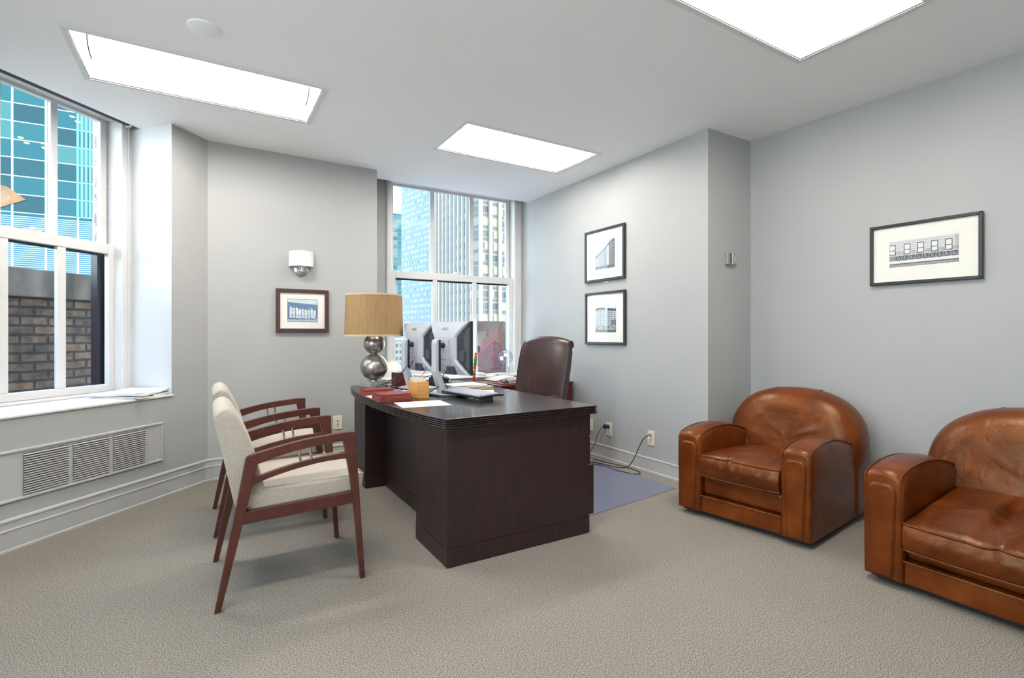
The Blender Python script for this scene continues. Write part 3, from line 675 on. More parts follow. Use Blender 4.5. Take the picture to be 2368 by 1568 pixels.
def p_team(u, v):
    edge = min(u, v, 1 - u, 1 - v)
    if edge < .015: return (.25, .33, .45)
    base = .62 + .25 * vnoise(u * 40, v * 30)
    if v > .86 - .10 * u: return g3(.80 + .08 * vnoise(u * 12, v * 20), (.92, .98, 1.0))
    if v > .80 - .10 * u: return (.36, .50, .66)
    k = (u - .06) / .098; i = math.floor(k); f = k - i - .5; ht = .74 - .10 * u - .10 * hsh(i, 3) + (.03 if i == 0 else 0)
    if 0 <= i <= 8:
        fh = (v - .10) / (ht - .10)
        if 0 < fh < .86 and abs(f) < (.46 if fh > .45 else .36) and not (fh < .42 and abs(f) < .05):
            if fh < .10: return (.18, .28, .42)
            sh = .82 + .16 * vnoise(u * 60, v * 45) - .25 * (abs(f) > .36)
            if hsh(int(u * 70), int(v * 45)) < .10: sh -= .3
            return g3(sh, (.93, .98, 1.0))
        if .86 <= fh < 1.05 and (f / .22) ** 2 + ((fh - .95) / .10) ** 2 < 1: return g3(.62 - .2 * (fh > .99), (.9, 1, 1.1))
    if v < .12: return g3(.60 + .2 * vnoise(u * 60, v * 30), (.9, 1.0, 1.12))
    return g3(.40 + .2 * vnoise(u * 30, v * 30), (.75, .98, 1.25))
def p_tower(u, v):
    edge = .36 + .50 * (v) if v < .95 else .9
    roof = .45 + .62 * u
    if v > roof - .02: return g3(.50 + .22 * vnoise(u * 5, v * 5) + .12 * v)
    if v > roof - .06: return (.16, .17, .19)
    c = .66 - .20 * u
    if .62 < u < .70: c = .86
    if math.fmod(u * 15, 1) < .45 and math.fmod((v - .4 * u) * 17 + 20, 1) < .5: c -= .32
    if v < .10: c = .26 + .2 * hsh(int(u * 30), int(v * 40))
    return g3(c + .06 * hsh(int(u * 60), int(v * 60)), (.97, 1, 1.04))
def p_block(u, v):
    if v > .88 - .10 * abs(u - .3): return g3(.78 + .12 * vnoise(u * 5, v * 6))
    if v < .09: return g3(.28 + .15 * vnoise(u * 9, v * 9))
    if v < .22: return g3(.62 + .3 * hsh(int(u * 22), int(v * 22)) - .2)
    if .48 < u < .56: return g3(.72)
    if v > .80 - .10 * abs(u - .3) and (u < .48 or u > .6): return (.25, .27, .3)
    c = .70
    if math.fmod(u * 13, 1) < .42 and math.fmod(v * 15, 1) < .55: c = .36
    if u > .75 and v < .45 and vnoise(u * 20, v * 20) > .4: c = .40
    return g3(c, (.96, 1, 1.04))
def p_row(u, v):
    if v < .10: return g3(.50 + .16 * vnoise(u * 50, v * 80))
    if v < .13: return (.32, .32, .33)
    if v < .24: return g3(.86)
    wins = (.045, .27, .47, .67, .865)
    for i, c in enumerate(wins):
        du = (u - c - .0) / .048; dv = (v - .66) / .20
        if abs(du) < 1 and abs(dv) < 1:
            if max(abs(du), abs(dv) * 1.0) > .86: return (.12, .12, .14)
            if abs(dv + .08) < .05: return (.2, .2, .22)
            return g3(.86)
    if v < .60 and math.fmod(u * 62, 1) < .30: return (.34, .35, .39)
    if v < .42:
        for k in range(9):
            cx = .14 + .10 * k; cy = .33; r_ = math.hypot((u - cx) * 2.55, v - cy)
            if abs(r_ - .085) < .014: return (.12, .13, .17)
            if abs((v - cy) - (u - cx) * 1.6) < .014 and 0 < u - cx < .05: return (.16, .17, .2)
        return g3(.56 + .10 * hsh(int(u * 120), int(v * 40)), (.98, 1, 1.04))
    if v < .47: return g3(.84)
    if math.fmod(v * 14, 1) < .10: return g3(.64)
    return g3(.80 - .1 * (u > .95))
picture('framed_photo', 'brown-framed blue-tinted team photo under the wall sconce', (.719, 4.803, 1.39), R(1.2), .436, .378, .033, M['frame_br'], (.25, .20), p_team, 96, 76, off=(.0, .003))
picture('framed_photo', 'upper black-framed photo of a tall building, with a small white tag below', (3.26, 3.712, 1.945), R(-90), .565, .505, .024, M['frame_b'], (.28, .27), p_tower, 70, 66, off=(.01, .0))
picture('framed_photo', 'lower black-framed photo of an office block, nearest the desk chair', (3.26, 3.705, 1.338), R(-90), .568, .505, .024, M['frame_b'], (.29, .27), p_block, 72, 66, off=(.012, .0))
tg = MB().box((-.03, -.006, -.007), (.03, 0, .007)).build('frame_tag', M['paper']); tg.location = (3.26, 3.69, 1.684); tg.rotation_euler = (0, 0, R(-90))
tag(tg, 'tiny white tag on the wall under the upper black-framed photo', 'tag')
wrx = lambda y: 3.787 + (2.55 - y) * .0501
picture('framed_photo', 'wide black-framed photo of a row house with bicycles, above the armchairs', (wrx(1.41), 1.408, 1.70), R(-90 + 2.87), .572, .392, .020, M['frame_b'], (.352, .168), p_row, 200, 84, depth=.022, gap=.006, off=(.0, .0))

# ================================================================== DESK
dk = thing('desk', 'dark espresso bow-front executive desk with fluted top edge', 'desk', (0, 0, 0))
def bow(off=0.0):
    y0, y1 = 2.33 + off, 4.28 - off; pts = []
    n = 28
    for k in range(n + 1):
        s_ = k / n; y = y1 + (y0 - y1) * s_
        x = 1.012 - .102 * (1 - (2 * s_ - 1) ** 2) ** .9 + off
        pts.append((x, y))
    return pts + [(1.985 - off, y0), (1.985 - off, y1)]
b = MB(); z = .76
for i in range(9):
    th = .0066 if i % 2 == 0 else .0036
    b.prism(bow(0.0 if i % 2 == 0 else .0085), z - th, z); z -= th
b.build('desktop', M['desktop'], dk, bevel=.0016, seg=2)
ztop = z
MB().box((1.035, 2.365, .10), (1.950, 2.81, ztop)).box((1.033, 2.363, .006), (1.952, 2.812, .098)).build('pedestal', M['deskwood'], dk)
MB().box((1.035, 3.92, .10), (1.950, 4.25, ztop)).box((1.033, 3.918, .006), (1.952, 4.252, .098)).build('pedestal', M['deskwood'], dk)
MB().box((1.19, 2.81, .10), (1.21, 3.92, ztop)).box((1.188, 2.811, .006), (1.212, 3.919, .098)).build('modesty_panel', M['deskwood'], dk)
for z0_, z1_, ox in ((.575, .705, .018), (.405, .568, .018), (.105, .398, .045)):
    d = MB().box((1.953, 2.375, z0_), (1.950 + ox, 2.80, z1_)).build('drawer', M['deskwood'], dk, bevel=.002)
    MB().tube([(1.952 + ox, 2.53, z1_ - .05), (1.975 + ox, 2.54, z1_ - .05), (1.975 + ox, 2.64, z1_ - .05), (1.952 + ox, 2.65, z1_ - .05)], .004).build('handle', M['chrome'], d)
for z0_, z1_ in ((.575, .705), (.405, .568), (.105, .398)):
    d = MB().box((1.951, 3.93, z0_), (1.968, 4.24, z1_)).build('drawer', M['deskwood'], dk, bevel=.002)
ZT = .7602

# credenza under the window ------------------------------------------------
cr = thing('credenza', 'red mahogany credenza behind the desk, under the window', 'cabinet', (0, 0, 0))
MB().box((2.38, 4.18, .672), (3.245, 4.79, .70)).build('top', M['mahog'], cr, bevel=.008, seg=3)
MB().box((2.40, 4.20, 0), (3.235, 4.78, .672)).build('body', M['mahog'], cr)
for x0_, x1_ in ((2.41, 2.81), (2.82, 3.225)):
    for z0_, z1_ in ((.50, .665), (.06, .49)):
        d = MB().box((x0_, 4.184, z0_), (x1_, 4.20, z1_)).build('drawer' if z0_ > .3 else 'door', M['mahog'], cr, bevel=.003)
        MB().lathe([(0, 0), (.008, 0), (.009, .012), (.019, .02), (.017, .03), (0, .033)], n=20, m=Matrix.Translation((x1_ - .135 if x1_ > 3 else x0_ + .2, 4.184, z1_ - .062)) @ Matrix.Rotation(R(90), 4, 'X')).build('knob', M['chrome'], d, smooth=True)

# ------------------------------------------------------------------ table lamp
tl = thing('table_lamp', 'table lamp with tan drum shade and stacked pewter spheres on the desk', 'lamp', (1.155, 4.10, ZT), R(12))
MB().box((-.078, -.078, 0), (.078, .078, .046)).build('plinth', M['lampstone'], tl, bevel=.002)
def arcp(r, zc, a0, a1, n=14, sx=1.0): return [(r * sx * math.cos(R(a0 + (a1 - a0) * k / n)), zc + r * math.sin(R(a0 + (a1 - a0) * k / n))) for k in range(n + 1)]
prof = [(0, .046), (.034, .046), (.034, .054), (.030, .058)] + arcp(.108, .158, -74, 74, 18) + [(.026, .264), (.026, .270)] + arcp(.083, .345, -70, 45, 14) + [(.046, .412), (.032, .424), (.024, .436), (.020, .460), (0, .460)]
MB().lathe(prof, n=40).build('body', M['lampmetal'], tl, smooth=True)
MB().tube([(0, 0, .455), (0, 0, .62)], .006).build('stem', M['chrome'], tl)
MB().sphere((0, 0, .57), .03, 16, 10, (1, 1, 1.3)).build('bulb', M['opal'], tl, smooth=True)
MB().lathe([(.2305, .408), (.222, .738), (.2195, .738), (.228, .408), (.2305, .408)], n=56).build('lamp_shade', M['shade'], tl, smooth=True)
for z_, r_ in ((.408, .2315), (.730, .2232)):
    tb = MB(); tb.lathe([(r_ - .004, z_ - .001), (r_ + .0006, z_ - .001), (r_ + .0004, z_ + .012), (r_ - .004, z_ + .012), (r_ - .004, z_ - .001)], n=56)
    tb.build('edge_binding', M['shadetrim'], tl, smooth=True)
sp_ = MB()
for k in range(3): a = 2 * PI * k / 3; sp_.tube([(0, 0, .60), (.219 * math.cos(a), .219 * math.sin(a), .72)], .002, 6)
sp_.build('spider', M['chrome'], tl)

# ------------------------------------------------------------------ monitors
def make_monitor(loc, rz, label):
    """local +x is the screen side, y across"""
    t = thing('monitor', label, 'monitor', loc, rz, 'flat monitors on the desk')
    zc0, zc1 = .140, .512; hw = .205
    MB().box((.0, -hw, zc0), (.022, hw, zc1)).build('bezel', M['black'], t, bevel=.004)
    MB().box((.0221, -hw + .014, zc0 + .016), (.0226, hw - .014, zc1 - .014)).build('screen', M['greydark'], t)
    # silver rear shell: full height at the centre, necking in behind the stand
    n = 9; rings = []
    def halfw(z):
        e_ = min(z - zc0, zc1 - z); k = min(1, max(0, e_ / .11)); return hw - .004 - .085 * k
    zs = [zc0 + .002, zc0 + .035, zc0 + .07, zc0 + .11, zc0 + .18, zc1 - .11, zc1 - .07, zc1 - .035, zc1 - .002]
    back = []
    for z_ in zs:
        w_ = halfw(z_); e_ = min(z_ - zc0, zc1 - z_); dp = -.020 - .045 * min(1, e_ / .09) ** .7
        rings.append([(-.001, w_ + .004, z_), (dp * .8, w_, z_), (dp, w_ - .012, z_), (dp, -w_ + .012, z_), (dp * .8, -w_, z_), (-.001, -w_ - .004, z_)])
    MB().loft(rings).build('rear_shell', M['greyplastic'], t, bevel=.002)
    for s_ in (-1, 1):                                          # dark vented wings beside the shell
        rr = []
        for z_ in zs:
            w_ = halfw(z_); e_ = min(z_ - zc0, zc1 - z_); dp = -.006 - .040 * min(1, e_ / .11)
            rr.append([(-.001, s_ * (hw - .006), z_), (-.001, s_ * (w_ - .02), z_), (dp, s_ * (w_ - .01), z_), (dp * .6, s_ * (w_ + (hw - w_) * .5), z_), (-.004, s_ * (hw - .008), z_)])
        MB().loft(rr).build('side_vent', M['black'], t)
        f = MB()
        for i in range(24):
            z_ = zc0 + .045 + i * (zc1 - zc0 - .09) / 23; w_ = halfw(z_); e_ = min(z_ - zc0, zc1 - z_); dp = -.006 - .040 * min(1, e_ / .11)
            if hw - w_ < .02: continue
            f.prism([(dp - .004, s_ * (w_ + .002)), (dp, s_ * (w_ + .002)), (-.004, s_ * (hw - .010)), (-.008, s_ * (hw - .010))], z_ - .0017, z_ + .0017)
        f.build('vent_rib', M['greydark'], t)
    MB().box((-.070, -.052, .25), (-.065, .052, .385)).build('mount_plate', M['greyplastic'], t, bevel=.002)
    MB().box((-.060, -.100, .145), (-.03, -.02, .20)).build('port_bay', M['greydark'], t)
    MB().box((-.042, -.178, .235), (-.018, -.128, .31)).build('sound_bar', M['greydark'], t, bevel=.003)
    text_mesh('DELL', 'lettering', .030, M['chrome'], t, Matrix.Translation((-.0555, 0, .462)) @ Matrix.Rotation(R(26), 4, 'Y') @ Matrix.Rotation(R(-90), 4, 'Z') @ Matrix.Rotation(R(90), 4, 'X'), .0008)
    # arm, column and foot
    MB().tube([(-.066, 0, .345), (-.118, 0, .345)], .019, 16).build('tilt_hinge', M['black'], t, smooth=True)
    MB().box((-.128, -.022, .165), (-.106, .022, .385)).build('column_slide', M['black'], t, bevel=.008, seg=3)
    col_ = [(-.128, .39), (-.150, .385), (-.158, .36), (-.158, .165), (-.150, .140), (-.105, .004), (-.055, .004), (-.106, .150), (-.128, .175)]
    MB().prism(col_, -.025, .025, 'y').build('column', M['greyplastic'], t, bevel=.007, seg=3)
    MB().prism([(-.155, -.06), (-.155, .06), (-.08, .15), (.07, .15), (.09, .10), (.09, -.10), (.07, -.15), (-.08, -.15)], 0, .012).build('foot', M['greydark'], t, bevel=.003)
    MB().prism([(-.152, -.058), (-.152, .058), (-.078, .147), (.068, .147), (.087, .098), (.087, -.098), (.068, -.147), (-.078, -.147)], .012, .0155).build('foot_cover', M['greyplastic'], t)
    return t
m1 = make_monitor((1.475, 3.305, ZT), R(17), 'nearer grey-backed monitor, beside the bamboo card box')
m2 = copy_tree(m1); m2.location = (1.425, 3.775, ZT); m2.rotation_euler = (0, 0, R(13)); m2['label'] = 'farther grey-backed monitor, between the lamp and the nearer monitor'

# ------------------------------------------------------------------ desk items
t = thing('card_box', 'open bamboo box of white index cards beside the nearer monitor', 'box', (1.215, 3.26, ZT), R(4))
c = MB(); a, b_ = .043, .078
c.box((-a, -b_, 0), (a, b_, .006)).box((-a, -b_, .006), (-a + .007, b_, .108)).box((a - .007, -b_, .006), (a, b_, .108)).box((-a + .007, -b_, .006), (a - .007, -b_ + .007, .108)).box((-a + .007, b_ - .007, .006), (a - .007, b_, .108))
c.build('box_body', M['bamboo'], t, bevel=.0015)
for k in range(9):
    y_ = -.060 + k * .0115
    MB().box((-.034, -.0028, .0), (.034, .0028, .125), Matrix.Translation((0, y_, .007)) @ Matrix.Rotation(R(-7), 4, 'X')).build('index_card', M['paper'] if k % 2 else M['paper_w'], t)
t = thing('leather_tray', 'red leather desk tray with raised lidded compartments near the desk edge', 'tray', (1.013, 3.345, ZT), R(1))
MB().box((-.105, -.232, 0), (.105, .232, .007)).build('base', M['redbox'], t, bevel=.002)
for y0_, y1_, x0_ in ((-.232, -.06, -.105), (.10, .232, -.105)):
    MB().box((x0_, y0_, .007), (.105, y1_, .034)).build('compartment', M['redbox'], t, bevel=.002)
    MB().box((x0_ + .007, y0_ + .007, .036), (.098, y1_ - .007, .047)).build('lid', M['redbox'], t, bevel=.0015)
MB().box((.05, -.06, .007), (.105, .10, .034)).build('compartment', M['redbox'], t, bevel=.002)
MB().box((-.10, -.055, .0072), (.045, .095, .0086)).build('note_paper', M['paper'], t)
def sheet(name, label, cx, cy, rz, w, l, z, m, cat='paper', th=.0012, lines=True):
    o = thing(name, label, cat, (cx, cy, z), rz)
    MB().box((-w / 2, -l / 2, 0), (w / 2, l / 2, th)).build('sheet', M[m], o)
    if lines:
        g = MB()
        for k in range(16): g.box((-w / 2 + .02, -l / 2 + .03 + k * (l - .06) / 16, th), (w / 2 - .02 - .05 * hsh(k, 2), -l / 2 + .032 + k * (l - .06) / 16, th + .0002))
        g.build('print_lines', M['greyplastic'], o)
    return o
sheet('letter_sheet', 'printed sheet of paper lying at the near front of the desk', 1.117, 2.925, R(84), .245, .292, ZT, 'paper_w')
sheet('loose_sheet', 'blank white sheet between the card box and the lamp', 1.20, 3.66, R(30), .21, .28, ZT, 'paper', lines=False)
sheet('loose_sheet', 'white sheet behind the nearer monitor foot', 1.44, 3.535, R(70), .21, .16, ZT, 'paper', lines=False)
# paper stack with folders
t = thing('paper_stack', 'stack of white papers and manila folders at the back edge of the desk', 'paper stack', (1.745, 3.60, ZT), R(-6))
zz = 0
for k, (m_, w_, l_, th, r_, dx) in enumerate((('manila', .31, .26, .003, 4, .01), ('manila', .30, .25, .003, -3, .0), ('paper', .28, .22, .006, 2, -.01), ('manila', .31, .25, .003, 6, .012), ('paper', .285, .225, .008, 0, -.008), ('paper', .28, .22, .004, 9, -.02))):
    MB().box((-w_ / 2, -l_ / 2, 0), (w_ / 2, l_ / 2, th)).build('folder' if m_ == 'manila' else 'sheets', M[m_], t, loc=(dx, 0, zz + .0), rot=(0, 0, R(r_))); zz += th + .0015
t = thing('note_pad', 'small white note pad with clip beside the keyboard', 'notepad', (1.70, 3.29, ZT), R(-28))
MB().box((-.10, -.07, 0), (.10, .07, .010)).build('pad', M['paper_w'], t)
MB().box((-.10, -.07, .010), (.10, .07, .0108)).build('top_sheet', M['paper'], t)
MB().prism([(-.02, .0108), (.02, .0108), (0, .026)], -.005, .03, 'y').build('clip', M['chrome'], t)
# keyboard on raised tray
t = thing('keyboard', 'black keyboard with light keys, tilted up on its rest by the nearer monitor', 'keyboard', (1.490, 3.045, ZT), R(97))
tm = Matrix.Translation((0, 0, .026)) @ Matrix.Rotation(R(-3), 4, 'X')
MB().box((-.235, -.085, 0), (.235, .085, .014), tm).build('body', M['black'], t, bevel=.005, seg=3)
MB().box((-.235, -.118, -.004), (.235, -.086, .010), tm).build('wrist_rest', M['black'], t, bevel=.006, seg=3)
for sx_ in (-.19,):
    MB().box((sx_ - .012, -.05, 0), (sx_ + .012, .04, .026)).build('foot', M['greydark'], t)
for blk in ((0, 14), (14, 17), (17, 20)):
    kk = MB(); xa_ = -.225 + blk[0] * .0222 + .004 * (blk[0] > 0); kk.box((xa_, -.074, .0138), (-.225 + blk[1] * .0222, .070, .0150), tm)
    for r_ in range(5):
        for c_ in range(*blk):
            x_ = -.222 + c_ * .0222 + .003 * (blk[0] > 0); y_ = -.070 + r_ * .028
            kk.box((x_, y_, .0149), (x_ + .0180, y_ + .021, .0215), tm)
    kk.build('key_block', M['greyplastic'], t)
# pen box, dark red
t = thing('pen_box', 'dark red square pen box standing behind the card box', 'pen holder', (1.335, 4.03, ZT), R(8))
c = MB(); a = .043
c.box((-a, -a, 0), (a, a, .006)).box((-a, -a, .006), (-a + .005, a, .112)).box((a - .005, -a, .006), (a, a, .112)).box((-a + .005, -a, .006), (a - .005, -a + .005, .112)).box((-a + .005, a - .005, .006), (a - .005, a, .112))
c.build('box_body', mat('dark_red_lacquer', (.13, .018, .012), .35), t, bevel=.0015)
MB().box((-.036, -.036, .10), (.036, .036, .118)).build('note_cards', M['paper'], t)
# desk phone
t = thing('desk_phone', 'black desk phone behind the nearer monitor', 'phone', (1.66, 3.93, ZT), R(-25))
MB().prism([(-.09, 0), (.09, 0), (.09, .03), (-.07, .075), (-.09, .075)], -.095, .095, 'y').build('body', M['black'], t, bevel=.006, seg=3)
MB().tube([(-.07, -.075, .088), (.0, -.075, .072), (.07, -.075, .05)], [.022, .012, .020], 12).build('handset', M['black'], t, smooth=True)
k_ = MB()
for i in range(4):
    for j in range(3): k_.box((-.02 + i * .022, -.01 + j * .025, .0565 - i * .0062), (-.005 + i * .022, .008 + j * .025, .0625 - i * .0062))
k_.build('key', M['greydark'], t)
coil = []
P = smooth_path([(1.80, 4.02, ZT + .012), (1.76, 4.08, ZT + .012), (1.66, 4.09, ZT + .012), (1.56, 4.07, ZT + .012), (1.50, 4.00, ZT + .012), (1.47, 3.95, ZT + .012)], 60)
for i, p in enumerate(P):
    a = i * .9; coil.append((p.x + .004 * math.cos(a), p.y + .004 * math.cos(a), p.z + .007 * math.sin(a)))
tag(MB().tube(coil, .0022, 5).build('coiled_cord', M['cable'], smooth=True), 'black coiled phone cord lying by the desk phone', 'cord')
# small things
t = thing('tape_dispenser', 'teal and grey tape dispenser behind the card box', 'tape dispenser', (1.37, 3.50, ZT), R(35))
MB().prism([(-.05, 0), (.05, 0), (.055, .012), (.02, .018), (-.01, .04), (-.04, .045), (-.05, .02)], -.014, .014, 'y').build('body', M['teal'], t, bevel=.003)
MB().lathe([(0, -.009), (.02, -.009), (.02, .009), (0, .009)], n=20, m=Matrix.Translation((-.02, 0, .034)) @ Matrix.Rotation(R(90), 4, 'X')).build('tape_roll', M['greydark'], t, smooth=True)
t = thing('carved_stick', 'bright orange, green and red carved wooden stick standing behind the papers', 'ornament', (1.950, 3.90, ZT))
cols = [(.75, .16, .02), (.60, .03, .02), (.03, .25, .04), (.75, .18, .02), (.58, .03, .02), (.04, .22, .04), (.03, .25, .04), (.75, .18, .02), (.50, .04, .02)]
zz = 0; ax_ = Vector((.10, .02, 1)).normalized(); hts = [.02, .05, .032, .022, .035, .03, .035, .03, .012]
for k, (cc, hh) in enumerate(zip(cols, hts)):
    a = ax_ * zz; b2 = ax_ * (zz + hh); w_ = .0125
    MB().tube([a, a.lerp(b2, .2), a.lerp(b2, .8), b2], [w_ * .72, w_, w_, w_ * .75], 10).build('carved_band', mat('band_%d' % k, cc, .3, noise=.25, nscale=90), t, smooth=True)
    zz += hh
# hard hat on the window sill
t = thing('hard_hat', 'cream hard hat lettered REEC on the window sill behind the lamp', 'hard hat', (1.565, 4.935, .7372), R(18))
rr = []
for k in range(11):
    a = k / 10 * PI / 2; z_ = .155 * math.sin(a); r_ = math.cos(a) ** .75 if k < 10 else 0.02
    rr.append([(.112 * r_ * math.cos(2 * PI * i / 40), .135 * r_ * math.sin(2 * PI * i / 40), .022 + z_) for i in range(40)])
MB().loft(rr).build('shell', M['hat'], t, smooth=True)
rim = []
for z_, e_ in ((.004, .012), (.010, .018), (.020, .012), (.026, -.002)):
    rim.append([((.112 + e_) * math.cos(2 * PI * i / 40), (.135 + e_ + (.045 if math.sin(2 * PI * i / 40) < 0 else 0) * abs(math.sin(2 * PI * i / 40)) ** 1.5) * math.sin(2 * PI * i / 40), z_) for i in range(40)])
MB().loft(rim).build('brim', M['hat'], t, smooth=True)
rg = MB()
for dx in (-.028, 0, .028):
    rg.tube([(dx * (1 - .2 * k / 8), .128 * math.cos(PI * k / 8) * .93, .022 + .159 * math.sin(PI * k / 8) ** .8 * (1 - .02 * abs(dx) / .028)) for k in range(1, 8)], .008 if dx == 0 else .005, 8)
rg.build('ridge', M['hat'], t, smooth=True)
text_mesh('REEC', 'lettering', .030, M['frame_b'], t, Matrix.Translation((0.0, -.135, .078)) @ Matrix.Rotation(R(90 - 12), 4, 'X'), .0008)
MB().box((-.03, -.1405, .055), (.03, -.1395, .058)).build('print_line', M['frame_b'], t)
# poster board leaning in the window
def p_poster(u, v):
    sky = .50 + .30 * vnoise(u * 3.5, v * 3.5, 2) - .12 * (v > .8) * (1 - u)
    if v < .07: return g3(.45 + .1 * u, (.98, .95, 1))
    if v < .10 and .45 < u < .8: return (.56, .34, .42)
    # corner of the pink lower storeys
    top_l = .50 + .34 * (u / .58); 
    tall_l = .56 + .50 * ((u - .12) / .62)
    if u < .58:
        if v < .36 + .25 * u / .58 * 1.05 + .02:
            base = (.60, .44, .51)
            if v > .36 + .25 * u / .58 - .02: return (.68, .46, .56)
            if abs(v - (.24 + .14 * u / .58)) < .012: return (.68, .46, .56)
            if math.fmod(u * 17, 1) < .55 and math.fmod((v - .18 * u) * 15 + 5, 1) < .62: return g3(.42 + .15 * hsh(int(u * 17), int(v * 15)))
            return (.58, .52, .56) if u > .06 and u < .52 else base
    elif u < .84:
        lim = .63 - .10 * (u - .58) / .26
        if v < lim:
            if v > lim - .035 or u < .62 or u > .80: return (.56, .36, .45)
            if math.fmod(u * 22, 1) < .5: return (.46, .46, .48)
            return (.54, .48, .52)
    if .14 < u < .74 and v < .60 + .30 * (u - .14) / .60 :
        if math.fmod(u * 15, 1) < .3 and math.fmod((v - .45 * u) * 12 + 9, 1) < .35: return (.50, .42, .44)
        return (.64, .56, .55)
    if .30 < u < .42 and v < .84 - 1.2 * abs(u - .36): return (.55, .47, .48)
    if u >= .74 and v < (.97 - .9 * (u - .74)) and v > 0:
        if math.fmod(u * 24, 1) < .42 and math.fmod((v + .5 * u) * 17, 1) < .5: return (.28, .28, .36)
        return (.60, .52, .52)
    if .70 < u < .80 and v < .97: return (.66, .56, .56)
    if u < .10 and v < .52: return (.35, .35, .37)
    return g3(sky, (1.0, .99, 1.03))
t = thing('poster_board', 'mounted poster of a pink-fronted corner building leaning in the window', 'poster', (2.82, 5.155, .7372), R(0))
mt = Matrix.Rotation(R(-3), 4, 'X')
MB().box((-.185, -.0025, 0), (.185, .0025, .60), mt).build('board', M['paper'], t)
raster('print', .37, .60, 110, 150, p_poster, t, mt @ Matrix.Translation((0, -.0032, .30)), .5)
# globe
t = thing('glass_globe', 'clear acrylic globe on a curved stand on the window sill', 'globe', (2.90, 5.0, .7372))
MB().sphere((0, 0, .185), .092, 32, 20).build('sphere', M['globe'], t, smooth=True)
cont = MB()
for (a, e_, w_, h_) in ((250, 20, .5, .35), (215, -5, .35, .4), (280, -15, .3, .3), (235, 45, .4, .15)):
    g_ = [[None] * 7 for _ in range(7)]
    for i in range(7):
        for j in range(7):
            aa = R(a) + w_ * (i / 6 - .5) * (1 + .4 * hsh(j, a)); ee = R(e_) + h_ * (j / 6 - .5) * (1 + .4 * hsh(i, a))
            g_[i][j] = cont.bm.verts.new((.0925 * math.cos(ee) * math.cos(aa), .0925 * math.cos(ee) * math.sin(aa), .185 + .0925 * math.sin(ee)))
    for i in range(6):
        for j in range(6): cont.bm.faces.new((g_[i][j], g_[i + 1][j], g_[i + 1][j + 1], g_[i][j + 1]))
cont.build('etched_land', M['paper'], t)
MB().tube([(.105 * math.cos(R(a)) * .6, .105 * math.cos(R(a)) * .8, .185 + .105 * math.sin(R(a))) for a in range(-80, 81, 10)], .006, 8).build('meridian', M['globe'], t, smooth=True)
MB().tube([(-.05, 0, .003), (-.055, 0, .05), (-.02, 0, .085), (.02, 0, .085), (.055, 0, .05), (.05, 0, .003)], .006, 8).build('stand', M['globe'], t, smooth=True)
# papers on sill and credenza
def pile(name, label, loc, rz, layers, cat='papers'):
    t = thing(name, label, cat, loc, rz); z_ = 0
    for k, (w_, l_, th, m_, r_, dx, dy) in enumerate(layers):
        MB().box((-w_ / 2, -l_ / 2, 0), (w_ / 2, l_ / 2, th)).build('sheets', M[m_], t, loc=(dx, dy, z_), rot=(0, 0, R(r_))); z_ += th + .0008
    return t
pile('document_pile', 'pile of white documents on the window sill behind the monitors', (1.98, 4.97, .7372), R(3), [(.30, .22, .012, 'paper_w', 2, 0, 0), (.30, .22, .008, 'paper', -5, .01, 0), (.28, .21, .006, 'manila', 8, 0, .01), (.28, .21, .004, 'paper', -2, -.02, 0)])
pile('document_pile', 'white documents on the sill between the poster and the monitors', (2.43, 4.95, .7372), R(-4), [(.30, .22, .014, 'paper', 2, 0, 0), (.29, .21, .010, 'paper_w', -6, .01, 0), (.28, .21, .004, 'paper', 5, 0, .01)])
pile('document_pile', 'loose papers on the sill under the globe side', (2.735, 4.89, .7372), R(10), [(.20, .13, .010, 'paper', 0, 0, 0), (.20, .12, .006, 'paper', 12, .01, 0)])
t = pile('notebook_pile', 'spiral notebook under curled white papers on the credenza', (2.60, 4.55, .7002), R(8), [(.30, .23, .004, 'manila', 6, 0, 0), (.28, .21, .010, 'black', 0, 0, 0), (.29, .21, .008, 'paper', -4, 0, 0), (.27, .20, .014, 'paper_w', 9, .01, 0), (.22, .15, .006, 'paper', 22, .02, .01)], 'notebook')
c = MB()
for i in range(26): c.tube([(-.125 + i * .010, -.107, .003), (-.125 + i * .010, -.112, .009), (-.125 + i * .010, -.107, .015)], .0012, 5)
c.build('spiral', M['chrome'], t)
t = thing('leather_pad', 'dark red leather pad on the corner of the credenza', 'desk pad', (2.57, 4.32, .7002), R(3))
MB().box((-.15, -.10, 0), (.15, .10, .008)).build('pad', M['redbox'], t, bevel=.003)
t = thing('computer_mouse', 'black computer mouse on the red leather pad', 'mouse', (2.50, 4.30, .7085), R(70))
MB().sphere((0, 0, .0), 1, 24, 14, (.055, .031, .036)).build('shell', M['black'], t, smooth=True, loc=(0, 0, 0))
for v in t.children[0].data.vertices: v.co.z = max(0, v.co.z)
MB().tube([(.045, 0, .020), (.02, 0, .033), (-.02, 0, .0365)], .003, 6).build('silver_band', M['chrome'], t, smooth=True)
